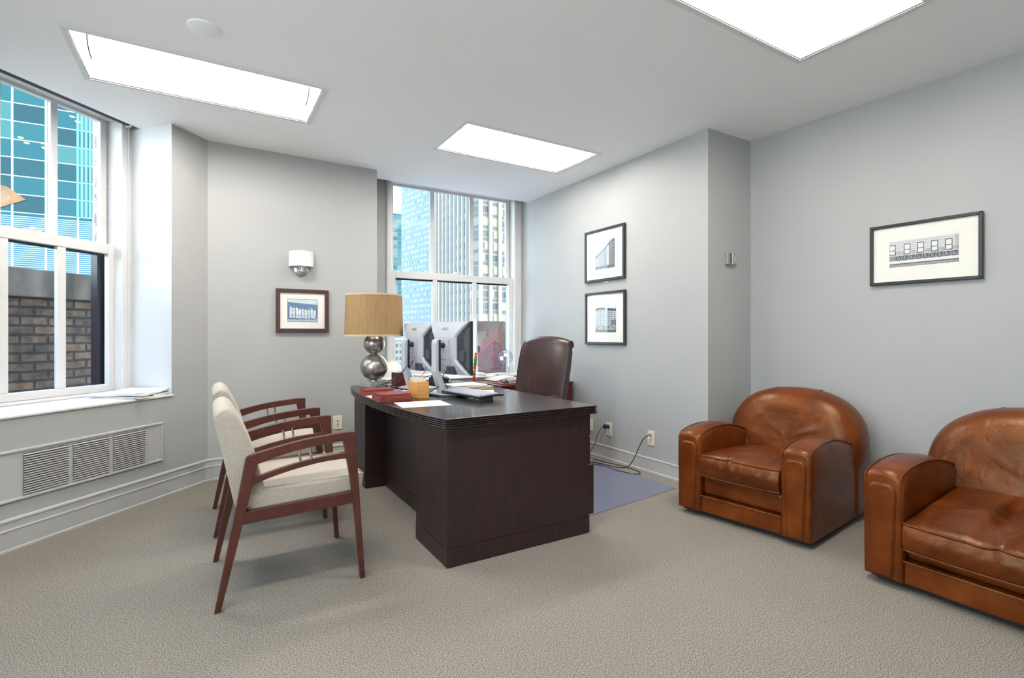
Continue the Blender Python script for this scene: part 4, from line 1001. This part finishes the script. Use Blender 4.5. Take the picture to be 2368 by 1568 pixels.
# cables on the desk
def cable(label, pts, r=.0024, mt_='cable', name='cable'):
    return tag(MB().tube(smooth_path(pts, 8), r, 6).build(name, M[mt_], smooth=True), label, 'cable')
zc = ZT + .004
cable('thick black cable arching from the farther monitor to the desk behind the tray', [(1.33, 3.75, 1.00), (1.28, 3.72, .92), (1.20, 3.78, .84), (1.12, 3.86, .785), (1.07, 3.93, zc), (1.05, 4.02, zc)], .0034)
cable('second black cable drooping from the farther monitor past the pen box', [(1.36, 3.77, .98), (1.31, 3.74, .90), (1.24, 3.80, .81), (1.16, 3.84, zc), (1.10, 3.90, zc), (1.02, 4.00, zc)], .003)
cable('black cable looping from the nearer monitor column toward the card box', [(1.375, 3.27, .84), (1.345, 3.25, .815), (1.30, 3.28, .785), (1.27, 3.36, zc), (1.24, 3.42, zc)], .0034)
cable('black cable hanging behind the nearer monitor', [(1.43, 3.28, .93), (1.44, 3.36, .88), (1.50, 3.44, .80), (1.56, 3.50, zc), (1.60, 3.60, zc)], .003)
cable('black cable from the farther monitor side curling to the desk', [(1.43, 3.66, .98), (1.40, 3.62, .90), (1.34, 3.66, .82), (1.33, 3.74, zc), (1.36, 3.86, zc)], .0022)
cable('black cable bridging the two monitors', [(1.30, 3.72, .83), (1.38, 3.60, .86), (1.43, 3.50, .88), (1.44, 3.40, .86)], .003)
tang = []
for i in range(26): tang.append((1.27 + .055 * math.sin(i * 1.9) + .004 * i * math.cos(i), 4.05 - .022 * i + .04 * math.cos(i * 2.3), zc + .004 * (i % 3)))
o = MB().tube(smooth_path(tang, 6), .0026, 6).build('cable_tangle', M['cable'], smooth=True); tag(o, 'tangle of black cables on the desk between lamp and monitors', 'cables')
cable('white cable lying in front of the lamp', [(1.28, 4.16, zc), (1.24, 4.02, zc), (1.30, 3.90, zc + .004), (1.22, 3.80, zc)], .002, 'paper')

# ================================================================== CHAIRS
def strip(top, bot, y0, y1, b=None):
    return (b or MB()).prism(top + bot[::-1], y0, y1, 'y')
def crv(pts, n=6): return [(v.x, v.z) for v in smooth_path([(x, 0, z) for x, z in pts], n)]
def make_guest(label):
    t = thing('guest_chair', label, 'chair', (0, 0, 0), 0, 'guest armchairs facing the desk')
    W = .60; th = .030
    for y0 in (0.0, W - th):
        MB().prism([(.024, 0), (.047, 0), (.130, .357), (.188, .612), (.142, .640), (.095, .379)], y0, y0 + th, 'y').build('leg', M['chairwood'], t, bevel=.0025)
        MB().prism([(.634, 0), (.657, 0), (.6105, .690), (.552, .680), (.585, .50), (.603, .365)], y0, y0 + th, 'y').build('leg', M['chairwood'], t, bevel=.0025)
        a = MB().prism(crv([(.142, .636), (.150, .648), (.187, .660), (.26, .677), (.363, .696), (.46, .707), (.554, .714), (.611, .713)]) + [(.6125, .676)] + crv([(.555, .676), (.46, .668), (.363, .656), (.287, .641), (.187, .612)]), y0 - .001, y0 + th + .001, 'y').build('armrest', M['chairwood'], t, bevel=.003)
        MB().prism(crv([(.165, .549), (.26, .577), (.363, .598), (.47, .612), (.585, .618)]) + crv([(.588, .590), (.47, .587), (.363, .573), (.26, .551), (.168, .523)]), y0 + .003, y0 + th - .003, 'y').build('arm_slat', M['chairwood'], t, bevel=.002)
        for xt, xb_ in ((.357, .366), (.405, .415)):
            MB().tube([(xt, y0 + th / 2, .662), (xb_, y0 + th / 2, .590)], .0055, 10).build('metal_rod', M['chrome'], t, smooth=True)
        MB().prism([(.135, .408), (.604, .427), (.606, .372), (.128, .357)], y0 + .002, y0 + th - .002, 'y').build('seat_rail', M['chairwood'], t, bevel=.002)
    MB().prism([(.600, .372), (.600, .427), (.575, .426), (.575, .371)], th, W - th, 'y').build('front_rail', M['chairwood'], t, bevel=.002)
    MB().prism([(.130, .357), (.130, .40), (.155, .40), (.155, .358)], th, W - th, 'y').build('rear_rail', M['chairwood'], t, bevel=.002)
    # seat cushion with crowned top
    b = MB(); rings = []; nx, ny = 13, 11
    x0, x1, y0, y1 = .150, .660, th + .004, W - th - .004
    def top(i, j):
        u, v = i / (nx - 1), j / (ny - 1); e_ = min(1, 6 * min(u, 1 - u)) * min(1, 6 * min(v, 1 - v)); cr_ = (4 * u * (1 - u)) ** .4 * (4 * v * (1 - v)) ** .4
        return .494 + .004 * u + .014 * cr_ + .002 * math.sin(9 * u + 4 * v)
    vt = [[b.bm.verts.new((x0 + (x1 - x0) * i / (nx - 1), y0 + (y1 - y0) * j / (ny - 1), top(i, j))) for j in range(ny)] for i in range(nx)]
    vb = [[b.bm.verts.new((x0 + (x1 - x0 - .01) * i / (nx - 1), y0 + (y1 - y0) * j / (ny - 1), 
            .398 + .022 * i / (nx - 1))) for j in range(ny)] for i in range(nx)]
    for i in range(nx - 1):
        for j in range(ny - 1):
            b.bm.faces.new((vt[i][j], vt[i + 1][j], vt[i + 1][j + 1], vt[i][j + 1])); b.bm.faces.new((vb[i][j], vb[i][j + 1], vb[i + 1][j + 1], vb[i + 1][j]))
    for i in range(nx - 1):
        for j in (0, ny - 1): b.bm.faces.new((vt[i][j], vt[i + 1][j], vb[i + 1][j], vb[i][j]))
    for j in range(ny - 1):
        for i in (0, nx - 1): b.bm.faces.new((vt[i][j], vt[i][j + 1], vb[i][j + 1], vb[i][j]))
    so = b.build('seat', M['fabric'], t, bevel=.014, seg=3, smooth=True)
    per = [(x0 + .002, y0 + .002, .496), (x1 - .004, y0 + .002, .500), (x1 - .004, y1 - .002, .500), (x0 + .002, y1 - .002, .496)]
    MB().tube(per, .003, 6, closed=True).build('piping', M['fabric'], so)
    # upholstered back
    prof = crv([(.232, .455), (.205, .56), (.182, .655), (.150, .745), (.120, .808), (.098, .843), (.070, .860), (.040, .853), (.022, .830), (.026, .79), (.045, .70), (.070, .58), (.092, .47), (.110, .40)], 4)
    rings = []
    for k, (y_, s_) in enumerate(((th + .002, .90), (th + .012, .985), (th + .05, 1.0), (W / 2, 1.03), (W - th - .05, 1.0), (W - th - .012, .985), (W - th - .002, .90))):
        cx = sum(p[0] for p in prof) / len(prof); cz = sum(p[1] for p in prof) / len(prof)
        rr = []
        for x_, z_ in prof:
            tt = min(1, max(0, (z_ - .40) / .46)); mx_ = .165 - .105 * tt
            rr.append((mx_ + (x_ - mx_) * s_, y_, z_ - (1 - s_) * .12 * tt))
        rings.append(rr)
    MB().loft(rings).build('backrest', M['fabric'], t, smooth=True)
    return t
gc = make_guest('wooden guest armchair with oatmeal upholstery, nearest the camera')
gc.location = (0, 2.483, 0)
g2 = copy_tree(gc); g2.location = (.004, 3.412, 0); g2['label'] = 'wooden guest armchair with oatmeal upholstery, farther one by the wall'

# leather club chairs ----------------------------------------------------
def superel(cx, cz, a, b, n_, e=2.6, z_floor=.30):
    out = []
    for k in range(n_):
        th = 2 * PI * k / n_; c_, s_ = math.cos(th), math.sin(th)
        out.append((cx + a * math.copysign(abs(c_) ** (2 / e), c_), cz + b * math.copysign(abs(s_) ** (2 / e), s_)))
    return out
def make_club(label, loc, rz, seed, zf, zb, crease=0.0):
    """local x across (0 left as seen from the front), y towards the back, z up"""
    t = thing('club_armchair', label, 'armchair', loc, rz, 'leather club armchairs by the right wall')
    W = .83; aw = .165; rn = lambda x, y: vnoise(x, y, seed)
    # arms: crowned top
    for side in (0, 1):
        x0 = 0 if side == 0 else W - aw; rings = []
        for y_, zt in ((0.0, .515), (.012, .532), (.05, .548), (.15, .568), (.28, .575), (.42, .563), (.56, .530), (.70, .490), (.80, .462), (.83, .45)):
            ins = .010 if y_ in (0.0, .83) else 0
            sec = [(x0 + ins, .035), (x0 + ins, .30), (x0 + ins - .002, zt - .045), (x0 + .010 + ins, zt - .016), (x0 + .035, zt - .002), (x0 + aw / 2, zt + .004), (x0 + aw - .035, zt - .002), (x0 + aw - .010 - ins, zt - .016), (x0 + aw - ins + .002, zt - .045), (x0 + aw - ins, .30), (x0 + aw - ins, .035)]
            rings.append([(x_, y_ - .0, z_) for x_, z_ in sec])
        ao = MB().loft(rings).build('arm', M['leather'], t, smooth=True, bevel=.006, seg=2)
        # raised front pad, rounded top and tapering down
        cx = x0 + aw / 2; pts = []
        hw_t, hw_b, zt = .054, .040, .478
        pts += [(cx - hw_b, .045), (cx - hw_t, .40)]
        pts += [(cx - hw_t + .03 - .03 * math.cos(R(a)), zt - .035 + .035 * math.sin(R(a))) for a in range(0, 91, 15)]
        pts += [(cx + hw_t - .03 + .03 * math.sin(R(a)), zt - .035 + .035 * math.cos(R(a))) for a in range(0, 91, 15)]
        pts += [(cx + hw_t, .40), (cx + hw_b, .045)]
        po = MB().prism(pts, -.012, .012, 'y').build('front_pad', M['leather'], ao, bevel=.008, seg=3, smooth=True)
        MB().tube([(x_, -.004, z_) for x_, z_ in pts], .0035, 6).build('piping', M['leather'], ao, smooth=True)
        xo = x0 + (0.008 if side == 0 else aw - .008)
        for xx in (x0 + .010, x0 + aw - .010):
            MB().tube(smooth_path([(xx, y_, z_) for y_, z_ in ((.002, .30), (.002, .46), (.008, .512), (.05, .537), (.15, .557), (.28, .564), (.42, .552), (.56, .519), (.70, .479), (.82, .446))], 4), .0042, 6).build('piping', M['leather'], ao, smooth=True)
    # front rail and apron
    MB().box((aw, .012, .035), (W - aw, .16, .140)).build('front_rail', M['leather'], t, bevel=.008, seg=3)
    MB().tube([(aw, .010, .138), (W - aw, .010, .138)], .0045, 6).build('piping', M['leather'], t, smooth=True)
    MB().box((aw, .035, .145), (W - aw, .62, .262)).build('apron', M['leather'], t, bevel=.02, seg=3)
    MB().box((.02, .04, .015), (W - .02, .82, .036)).build('base', M['black'], t)
    MB().box((.006, .66, .035), (W + .012, .885, .47)).build('rear_body', M['leather'], t, bevel=.03, seg=3)
    # seat cushion
    b = MB(); nx, ny = 41, 41; x0, x1, y0, y1 = aw + .003, W - aw - .003, .004, .62
    def fold(u, v):
        s_ = 0
        for (cu, cv, an, ln, am) in ((.45, .12, 75, .30, .012), (.25, .45, 20, .3, .006), (.6, .5, -30, .35, .006), (.8, .3, 100, .25, .007), (.5, .8, 5, .4, .006), (.30, .25, 130, .25, .006)):
            cu = (cu + .13 * seed) % 1 if seed > 1 else cu
            du, dv = u - cu, v - cv; p = du * math.cos(R(an)) + dv * math.sin(R(an)); q = -du * math.sin(R(an)) + dv * math.cos(R(an))
            s_ += am * math.exp(-(p / ln) ** 2 - (q / .03) ** 2)
        return s_
    def ztop(u, v):
        base = zf + (zb - zf) * v; cr_ = (4 * u * (1 - u)) ** .45 * min(1, (4 * v * (1 - v)) ** .5 + .0)
        z_ = base + .040 * cr_ + fold(u, v) + .010 * (rn(u * 5, v * 5) - .5) * cr_
        if crease: z_ -= crease * math.exp(-((u - .55) / .05) ** 2 - ((v - .5) / .35) ** 2)
        return z_
    def ybul(u, z_): return -.020 * (4 * u * (1 - u)) ** .5 * 1.0
    vt = [[None] * ny for _ in range(nx)]
    for i in range(nx):
        for j in range(ny):
            u, v = i / (nx - 1), j / (ny - 1)
            vt[i][j] = b.bm.verts.new((x0 + (x1 - x0) * u, y0 + (y1 - y0) * v + ybul(u, 0) * (1 - v) ** 3, ztop(u, v)))
    for i in range(nx - 1):
        for j in range(ny - 1): b.bm.faces.new((vt[i][j], vt[i + 1][j], vt[i + 1][j + 1], vt[i][j + 1]))
    hgt = .130 if not crease else .118
    per = [(i, 0) for i in range(nx)] + [(nx - 1, j) for j in range(1, ny)] + [(i, ny - 1) for i in range(nx - 2, -1, -1)] + [(0, j) for j in range(ny - 2, 0, -1)]
    prev = [vt[i][j] for i, j in per]; nl = 6
    for k in range(1, nl + 1):
        f_ = k / nl; cur = []
        for (i, j) in per:
            u, v = i / (nx - 1), j / (ny - 1); p = vt[i][j].co; bz = (zf + (zb - zf) * v) - hgt; bulge = .022 * math.sin(PI * f_)
            pz = p.z + (bz - p.z) * f_
            wr = .006 * math.sin(u * 40 + 5 * f_ + seed) * math.sin(PI * f_) * rn(u * 9, f_ * 3)
            cur.append(b.bm.verts.new((p.x, p.y - (bulge + wr if j == 0 else 0), pz)))
        for a in range(len(per)): b.bm.faces.new((prev[a], prev[(a + 1) % len(per)], cur[(a + 1) % len(per)], cur[a]))
        prev = cur
    b.bm.faces.new(prev[::-1])
    co_ = b.build('seat_cushion', M['leather'], t, smooth=True)
    for dz in (0, -hgt):
        MB().tube([(x0 + (x1 - x0) * u, y0 + ybul(u, 0) - .003, (ztop(u, 0) if dz == 0 else zf - hgt)) for u in [k / 24 for k in range(25)]], .0052, 7).build('piping', M['leather'], co_, smooth=True)
    MB().tube([(x0 + .004, y0 + (y1 - y0) * v, ztop(0, v)) for v in [k / 20 for k in range(21)]], .005, 7).build('piping', M['leather'], co_, smooth=True)
    # dome back
    n_ = 64; rings = []
    for yb, sc, lean, top_ in ((.585, .70, 0, 0), (.592, .80, 0, 0), (.612, .90, 0, 0), (.645, .965, 0, 0), (.69, 1.0, 0, 0), (.76, 1.005, 0, 0), (.83, .985, 0, 0), (.875, .93, 0, 0), (.90, .84, 0, 0)):
        rr = []
        for x_, z_ in superel(W / 2 + .018, .46, .430 * sc, .350 * sc if True else 0, n_, 2.35):
            z_ = max(z_, .22)
            hgt_f = max(0, (z_ - .40)) / .40
            yy = yb + .075 * hgt_f * (1 if yb < .70 else max(0, 1 - (yb - .70) / .2))
            wr = 0
            if yb < .66: wr = .010 * (rn(x_ * 9, z_ * 7) - .5) + .006 * math.sin(x_ * 60 + 3 * rn(x_ * 5, z_ * 5)) * max(0, .62 - z_) * 3
            rr.append((x_, yy + wr, z_))
        rings.append(rr)
    # finer front face: fill with concentric shrinking rings
    front = []
    for q in (.08, .22, .38, .54, .68, .80, .90):
        rr = []
        for (x_, y_, z_) in rings[0]:
            xx = W / 2 + (x_ - W / 2) * q; zz_ = .46 + (z_ - .46) * q; hgt_f = max(0, (zz_ - .40)) / .40
            fx = math.exp(-((xx - W / 2) / .25) ** 2)
            yy = .585 + .075 * hgt_f + .012 * (1 - q) * fx + .011 * (rn(xx * 8 + 3, zz_ * 8) - .5)
            for cx_, cz_, an, ln, am in ((.28, .50, 62, .09, .011), (.34, .49, 70, .08, .010), (.40, .50, 72, .07, .009), (.60, .55, 20, .10, .008), (.70, .50, 10, .10, .010), (.25, .60, 50, .06, .007)):
                dx, dz = xx - cx_, zz_ - cz_; p = dx * math.cos(R(an)) + dz * math.sin(R(an)); q2 = -dx * math.sin(R(an)) + dz * math.cos(R(an))
                yy -= am * math.exp(-(p / ln) ** 2 - (q2 / .018) ** 2)
            rr.append((xx, yy, zz_))
        front.append(rr)
    MB().loft(front + rings).build('backrest', M['leather'], t, smooth=True)
    for xx in (.30, .58): MB().box((xx - .012, .0, -.004), (xx + .012, .012, .004)).build('zip_tab', M['leather'], t, loc=(0, .80, .80))
    return t
make_club('tan leather club armchair in the corner, whole in view', (2.71, 2.361, 0), R(-82.4), 1, .405, .385)
make_club('tan leather club armchair cut by the right edge of the photo', (2.734, 1.246, 0), R(-90), 2, .315, .395, crease=.03)

# executive chair -----------------------------------------------------------
ec = thing('executive_chair', 'dark brown leather high-back desk chair behind the desk', 'office chair', (2.36, 3.745, 0.004), R(201))
# local +x is the way the sitter faces
nseg = 40; rings = []
secs = []
for k in range(25):
    u = k / 24; z_ = .46 + .645 * u
    xb = -.20 - .13 * u ** 1.3                                   # front surface reclines
    hw_ = .246 + .020 * math.sin(PI * u * .8) - .012 * max(0, (u - .85) / .15) ** 2
    secs.append((z_, xb, hw_))
fr = []
for z_, xb, hw_ in secs:
    row = []
    for j in range(33):
        v = j / 32 * 2 - 1; y_ = hw_ * v
        pad = .030 * (1 - abs(v) ** 3)
        fold_ = .017 * math.exp(-((v + .05) / .05) ** 2) * max(0, 1 - (z_ - .46) / .42) + .015 * math.exp(-((v - .2) / .04) ** 2) * max(0, 1 - (z_ - .46) / .45) + .012 * math.exp(-((v + .32) / .05) ** 2) * max(0, 1 - (z_ - .46) / .5)
        arch = -.026 * abs(v) ** 2.5 if z_ > 1.0 else 0
        row.append((xb + pad * .9 + fold_, y_, z_ + arch * (z_ - 1.0) / .12))
    fr.append(row)
# roll over the top and down the back
for a in range(15, 241, 15):
    row = []
    for j in range(33):
        v = j / 32 * 2 - 1; y_ = secs[-1][2] * v; cx = secs[-1][1] - .045; cz = 1.105 - .026 * abs(v) ** 2.5
        pad = .030 * (1 - abs(v) ** 3) * .9 * max(0, math.cos(R(a)))
        row.append((cx + .045 * math.cos(R(a)) + pad, y_, cz + .040 * math.sin(R(a)) + .018 * (1 - abs(v) ** 3) * max(0, math.sin(R(a)))))
    fr.append(row)
for z_ in (1.02, .90, .75, .60, .46):
    u = (z_ - .46) / .66; row = []
    for j in range(33):
        v = j / 32 * 2 - 1; hw_ = .246 + .020 * math.sin(PI * u * .8); row.append((-.20 - .13 * u ** 1.3 - .075 - .01 * (1 - v * v), hw_ * v, z_))
    fr.append(row)
b = MB(); V = [[b.bm.verts.new(p) for p in row] for row in fr]
for i in range(len(V) - 1):
    for j in range(32): b.bm.faces.new((V[i][j], V[i][j + 1], V[i + 1][j + 1], V[i + 1][j]))
for j in range(32): b.bm.faces.new((V[0][j], V[0][j + 1], V[-1][j + 1], V[-1][j]))
for j in (0, 32): b.bm.faces.new([V[i][j] for i in range(len(V))])
bk = b.build('backrest', M['execleather'], ec, smooth=True)
for j in (0, 32):
    MB().tube([Vector(fr[i][j]) + Vector((0, .002 if j else -.002, 0)) for i in range(len(secs) + 14)], .005, 6).build('piping', M['execleather'], bk, smooth=True)
sb = MB(); rings = []
for z_, s_ in ((.40, .92), (.42, 1.0), (.47, 1.02), (.50, .97), (.515, .85)):
    rings.append([(.03 + x_ * s_, y_ * s_, z_) for x_, y_ in superel(0, 0, .26, .26, 32, 4.5)])
sb.loft(rings).build('seat', M['execleather'], ec, smooth=True)
for s_ in (-1, 1):
    MB().tube(smooth_path([(-.15, s_ * .26, .42), (-.12, s_ * .30, .55), (-.05, s_ * .31, .645), (.12, s_ * .31, .65), (.20, s_ * .30, .60), (.20, s_ * .27, .44)], 5), .016, 8).build('armrest', M['frame_br'], ec, smooth=True)
MB().tube([(0, 0, .12), (0, 0, .40)], .028, 14).build('gas_post', M['black'], ec, smooth=True)
for k in range(5):
    a = 2 * PI * k / 5 + .3
    lg = MB().tube([(.03 * math.cos(a), .03 * math.sin(a), .11), (.29 * math.cos(a), .29 * math.sin(a), .068)], [.024, .014], 8).build('base_leg', M['black'], ec, smooth=True)
    MB().lathe([(0, -.012), (.024, -.012), (.027, 0), (.024, .012), (0, .012)], n=16, m=Matrix.Translation((.29 * math.cos(a), .29 * math.sin(a), .0275)) @ Matrix.Rotation(a + PI / 2, 4, 'Z') @ Matrix.Rotation(R(90), 4, 'X')).build('caster', M['black'], lg, smooth=True)

# chair mat --------------------------------------------------------------------
o = MB().prism([(2.02, 2.565), (3.085, 2.70), (3.09, 3.68), (2.0, 3.75)], 0.0005, 0.0035).build('chair_mat', M['vinyl']); tag(o, 'clear bluish vinyl chair mat on the carpet behind the desk', 'floor mat')
# floor cables
ad = thing('power_adapter', 'black power adapter plugged into the middle wall outlet', 'power adapter', (3.251, 3.652, .312), R(-90))
MB().tube([(-.004, 0.0, 0), (-.004, -.052, .004)], [.017, .020], 16).build('body', M['black'], ad, smooth=True)
MB().tube(smooth_path([(-.004, -.052, .004), (-.02, -.075, -.01), (-.06, -.085, -.08), (-.12, -.085, -.20), (-.20, -.10, -.29), (-.30, -.16, -.305)], 8), .003, 6).build('cord', M['cable'], ad, smooth=True)
zf_ = .0062
cable('black cable running from the jack plate beside the armchair down to the mat', [(3.250, 3.115, .322), (3.225, 3.12, .325), (3.20, 3.17, .27), (3.18, 3.24, .12), (3.17, 3.30, .03), (3.13, 3.36, zf_), (3.09, 3.48, zf_), (3.06, 3.60, zf_), (3.00, 3.68, zf_ + .0)], .0040)
cable('thin white cable hanging from the jack plate to the floor', [(3.250, 3.125, .275), (3.235, 3.13, .265), (3.215, 3.17, .18), (3.20, 3.23, .06), (3.19, 3.28, zf_)], .0022, 'greyplastic')
cable('black cable loop lying on the chair mat near the wall', [(3.13, 3.74, zf_), (3.145, 3.58, zf_), (3.19, 3.36, zf_), (3.175, 3.19, zf_), (3.125, 3.13, zf_), (3.075, 3.17, zf_), (3.04, 3.30, zf_), (3.045, 3.46, zf_), (3.00, 3.58, zf_), (2.90, 3.66, zf_)], .0036)

# newspapers on the left sill --------------------------------------------------------
nx_, ny_ = -.50, .175
c_, s_ = math.cos(LRZ), math.sin(LRZ)
t = thing('newspaper_stack', 'folded newspapers stacked on the left window sill', 'newspapers', (LC.x + nx_ * c_ - ny_ * s_, LC.y + nx_ * s_ + ny_ * c_, .7372), LRZ + R(12))
z_ = 0
for k, (w_, l_, th, r_, dx, dy, m_) in enumerate(((.35, .35, .006, 3, .0, .0, 'paper'), (.34, .34, .007, -4, .0, .0, 'paper'), (.34, .33, .005, 6, .01, .0, 'paper_w'), (.33, .34, .007, 0, -.01, .0, 'paper'), (.33, .32, .004, -8, .0, .01, 'paper'))):
    b = MB(); nn = 10; lo_ = []; hi_ = []
    for i in range(nn + 1):
        for j in range(nn + 1):
            u, v = i / nn - .5, j / nn - .5; bump_ = .004 * math.sin(7 * u + k) * math.cos(5 * v + 2 * k) * (k > 1) + (.012 * max(0, u - .3) / .2 * (k > 2))
            b_ = max(0, bump_)
            lo_.append(b.bm.verts.new((w_ * u, l_ * v, b_))); hi_.append(b.bm.verts.new((w_ * u, l_ * v, b_ + th)))
    q = lambda A, i, j: A[i * (nn + 1) + j]
    for i in range(nn):
        for j in range(nn):
            b.bm.faces.new((q(hi_, i, j), q(hi_, i + 1, j), q(hi_, i + 1, j + 1), q(hi_, i, j + 1))); b.bm.faces.new((q(lo_, i, j), q(lo_, i, j + 1), q(lo_, i + 1, j + 1), q(lo_, i + 1, j)))
    for i in range(nn):
        for A in (0, nn):
            b.bm.faces.new((q(lo_, i, A), q(lo_, i + 1, A), q(hi_, i + 1, A), q(hi_, i, A))); b.bm.faces.new((q(lo_, A, i), q(lo_, A, i + 1), q(hi_, A, i + 1), q(hi_, A, i)))
    po = b.build('newspaper', M[m_], t, loc=(dx, dy, z_), rot=(0, 0, R(r_)), smooth=True)
    if k in (1, 3): MB().box((-w_ / 2 + .07 + .06 * k, -l_ / 2 - .001, .001), (-w_ / 2 + .105 + .06 * k, -l_ / 2 + .02, th + .001)).build('printed_block', M['greydark'], po)
    z_ += th + .001

# ================================================================== OUTSIDE
def toworld(px, Z):                                             # bearing (image column) and distance used once to site each tower
    a = R(30.9); X = (px - 1184) / 1176 * Z
    return Vector((Z * math.sin(a) + X * math.cos(a), Z * math.cos(a) - X * math.sin(a)))
def tower(name, label, P0, P1, depth, z0, z1, m, ribs=None, extra=None):
    """facade runs from P0 to P1 (left to right seen from the room)"""
    d = (P1 - P0); w = d.length; rz = math.atan2(d.y, d.x)
    t = thing(name, label, 'building', (P0.x, P0.y, 0), rz)
    MB().box((0, 0, z0), (w, depth, z1)).build('facade', m, t)
    MB().box((-.3, -.3, z1), (w + .3, depth + .3, z1 + 1.2)).build('parapet', M['greyplastic'], t)
    if ribs:
        n, rw, rd, rm = ribs; b = MB()
        for i in range(n): x = i * w / (n - 1); b.box((x - rw / 2, -rd, z0), (x + rw / 2, -.01, z1))
        b.build('ribs', rm, t)
    if extra: extra(t, w)
    return t
fm_blue = facade('blue_tower_facade', .24, 4.6, 3.8, (.10, .93), (.30, .72), (.22, .46, .78), [(.72, .80, .90), (.60, .72, .88), (.10, .22, .42), (.80, .84, .86), (.42, .58, .78)], sub=4, rough=.25, frame=.03, framec=(.16, .36, .66))
tower('office_tower', 'pale blue glass tower with ribbon windows, left in the desk window', toworld(928, 369), toworld(1030, 369 - 46), 60, -120, 210, fm_blue)
wr = mat('white_concrete_ribs', (.25, .24, .205), .7)
fm_rib = facade('ribbed_tower_facade', .28, 3.06, 3.8, (.12, .98), (.34, .98), (.20, .38, .62), [(.55, .68, .86), (.42, .58, .82), (.66, .76, .88), (.30, .45, .62)], sub=2, rough=.2, frame=.05, framec=(.12, .20, .34), blotch=(.07, (.80, .74, .55), .8))
tower('office_tower', 'tower with closely spaced white vertical ribs, middle of the desk window', toworld(1003, 191), toworld(1093, 164.5), 10, -90, 90, fm_rib, ribs=(11, .75, .9, wr))
fm_cream = facade('cream_tower_facade', .18, 3.62, 3.8, (.0, 1.0), (.40, .94), (.62, .60, .52), [(.78, .74, .58), (.70, .68, .55), (.25, .30, .32), (.84, .80, .64), (.14, .20, .26)], sub=2, rough=.35, spandrel=((.06, .34), (.30, .32, .31)))
tower('office_tower', 'cream stone tower with broad white piers, right in the desk window', toworld(1110, 158), toworld(1252, 175), 5, -90, 90, fm_cream, extra=lambda t, w: MB().box((12, 5.02, -90), (w - 1, 22, 96)).build('rear_wing', fm_cream, t), ribs=(8, 1.15, .8, mat('cream_piers', (.21, .195, .16), .7)))
fm_teal = facade('teal_tower_facade', .12, 5, 3.8, (.04, 1), (.06, .94), (.50, .74, .74), [(.10, .48, .58), (.08, .40, .52), (.20, .60, .66), (.55, .82, .80)], rough=.2, frame=.05, framec=(.55, .80, .82), blotch=(.03, (.75, .92, .85), .8))
tower('office_tower', 'narrow distant teal glass tower at the left edge of the desk window', toworld(895, 460), toworld(934, 470), 40, -140, 112, fm_teal)
fm_low = facade('low_block_facade', .16, 6, 3.8, (.08, .92), (.35, .85), (.74, .74, .70), [(.14, .24, .30), (.35, .42, .45), (.20, .30, .36)], sub=3, rough=.5)
tower('low_block', 'small white block with dark strip windows seen under the lamp shade', toworld(898, 300), toworld(930, 303), 20, -120, -2, fm_low)
fm_t1 = facade('glass_tower_facade', .085, 5.6, 4.0, (.02, 1), (.02, 1), (.02, .22, .30), [(.010, .36, .46), (.006, .28, .38), (.012, .42, .56), (.02, .46, .56), (.16, .70, .74), (.006, .24, .34)], rough=.18,
               frame=.062, framec=(2.6, 4.2, 5.0), louver=(14.2, 27.4, .46, (.95, 1.6, 2.2), (.16, .55, .90)))
def lit_details(t, w):
    b = MB(); x = w - 14.5                                       # orange lit shape put into the colour of a tan panel
    b.prism([(w - 32, 27.6), (w - 18.0, 27.6), (w - 11.5, 31.0), (w - 14.5, 33.4), (w - 16.5, 34.0), (w - 32, 34.6)], -.25, -.1, 'y'); b.build('lit_shape_panel', mat('tan_lit_shape', (.085, .042, .012), .6, noise=.35, nscale=.35), t)
    c = MB()
    for (x_, z_) in ((w - 4.2, 51.2), (w - 3.2, 50.2), (w - 7.6, 51.4), (w - 13.0, 44.8), (w - 9.2, 44.2), (w - 9.0, 43.2), (w - 12.0, 43.8)): c.prism([(x_, z_), (x_ + .9, z_ - .05), (x_ + 1.1, z_ - .40), (x_ + .25, z_ - .35)], -.08, -.04, 'y')
    c.build('ceiling_lamps', mat('lit_office_lamps', (1.0, .62, .15), .5, emit=0.25, noise=0), t)
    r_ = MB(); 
    for k in range(4): r_.box((w - 2.9 + k * .75, -.06, 28), (w - 2.6 + k * .75 + .2, -.02, 60))  # pale strips paint reflected light onto the tower's glass
    r_.build('bright_reflection_strips', mat('pale_reflection', (.03, .13, .17), .2), t)
P_r = toworld(214, 118); dirX = Vector((math.sin(R(92.5)), math.cos(R(92.5))))
tower('glass_tower', 'teal glass tower with white mullions and louvred floors outside the left window', P_r - dirX * 70, P_r, 40, -60, 90, fm_t1, extra=lit_details)
# brick parapet close outside the left window, and our own building's white brick return
t = thing('brick_parapet', 'weathered brick parapet with stone coping outside the left window', 'wall', (LC.x, LC.y, 0), LRZ)
MB().box((-3.6, 1.62, -6), (1.6, 1.95, 1.50)).build('brick_wall', M['brick'], t)
MB().box((-3.6, 1.56, 1.50), (1.6, 2.0, 1.735)).build('coping', M['coping'], t, bevel=.01)
t = thing('brick_return', 'white painted brick edge just outside the left window', 'wall', (LC.x, LC.y, 0), LRZ)
b = MB()
for k in range(30):
    z_ = -.1 + k * .105; e_ = .012 if k % 2 else 0
    b.box((-.10 - e_, .80, z_), (.12, 1.0, z_ + .103))
b.build('brick_edge', M['whitebrick'], t, bevel=.004)
MB().box((-.405, .60, .74), (-.330, .66, 1.80)).build('storm_frame', M['paintblk'], t)
struct(MB().box((-400, 20, -130), (400, 900, -129)).build('ground', mat('street_asphalt', (.12, .12, .13), .9)))
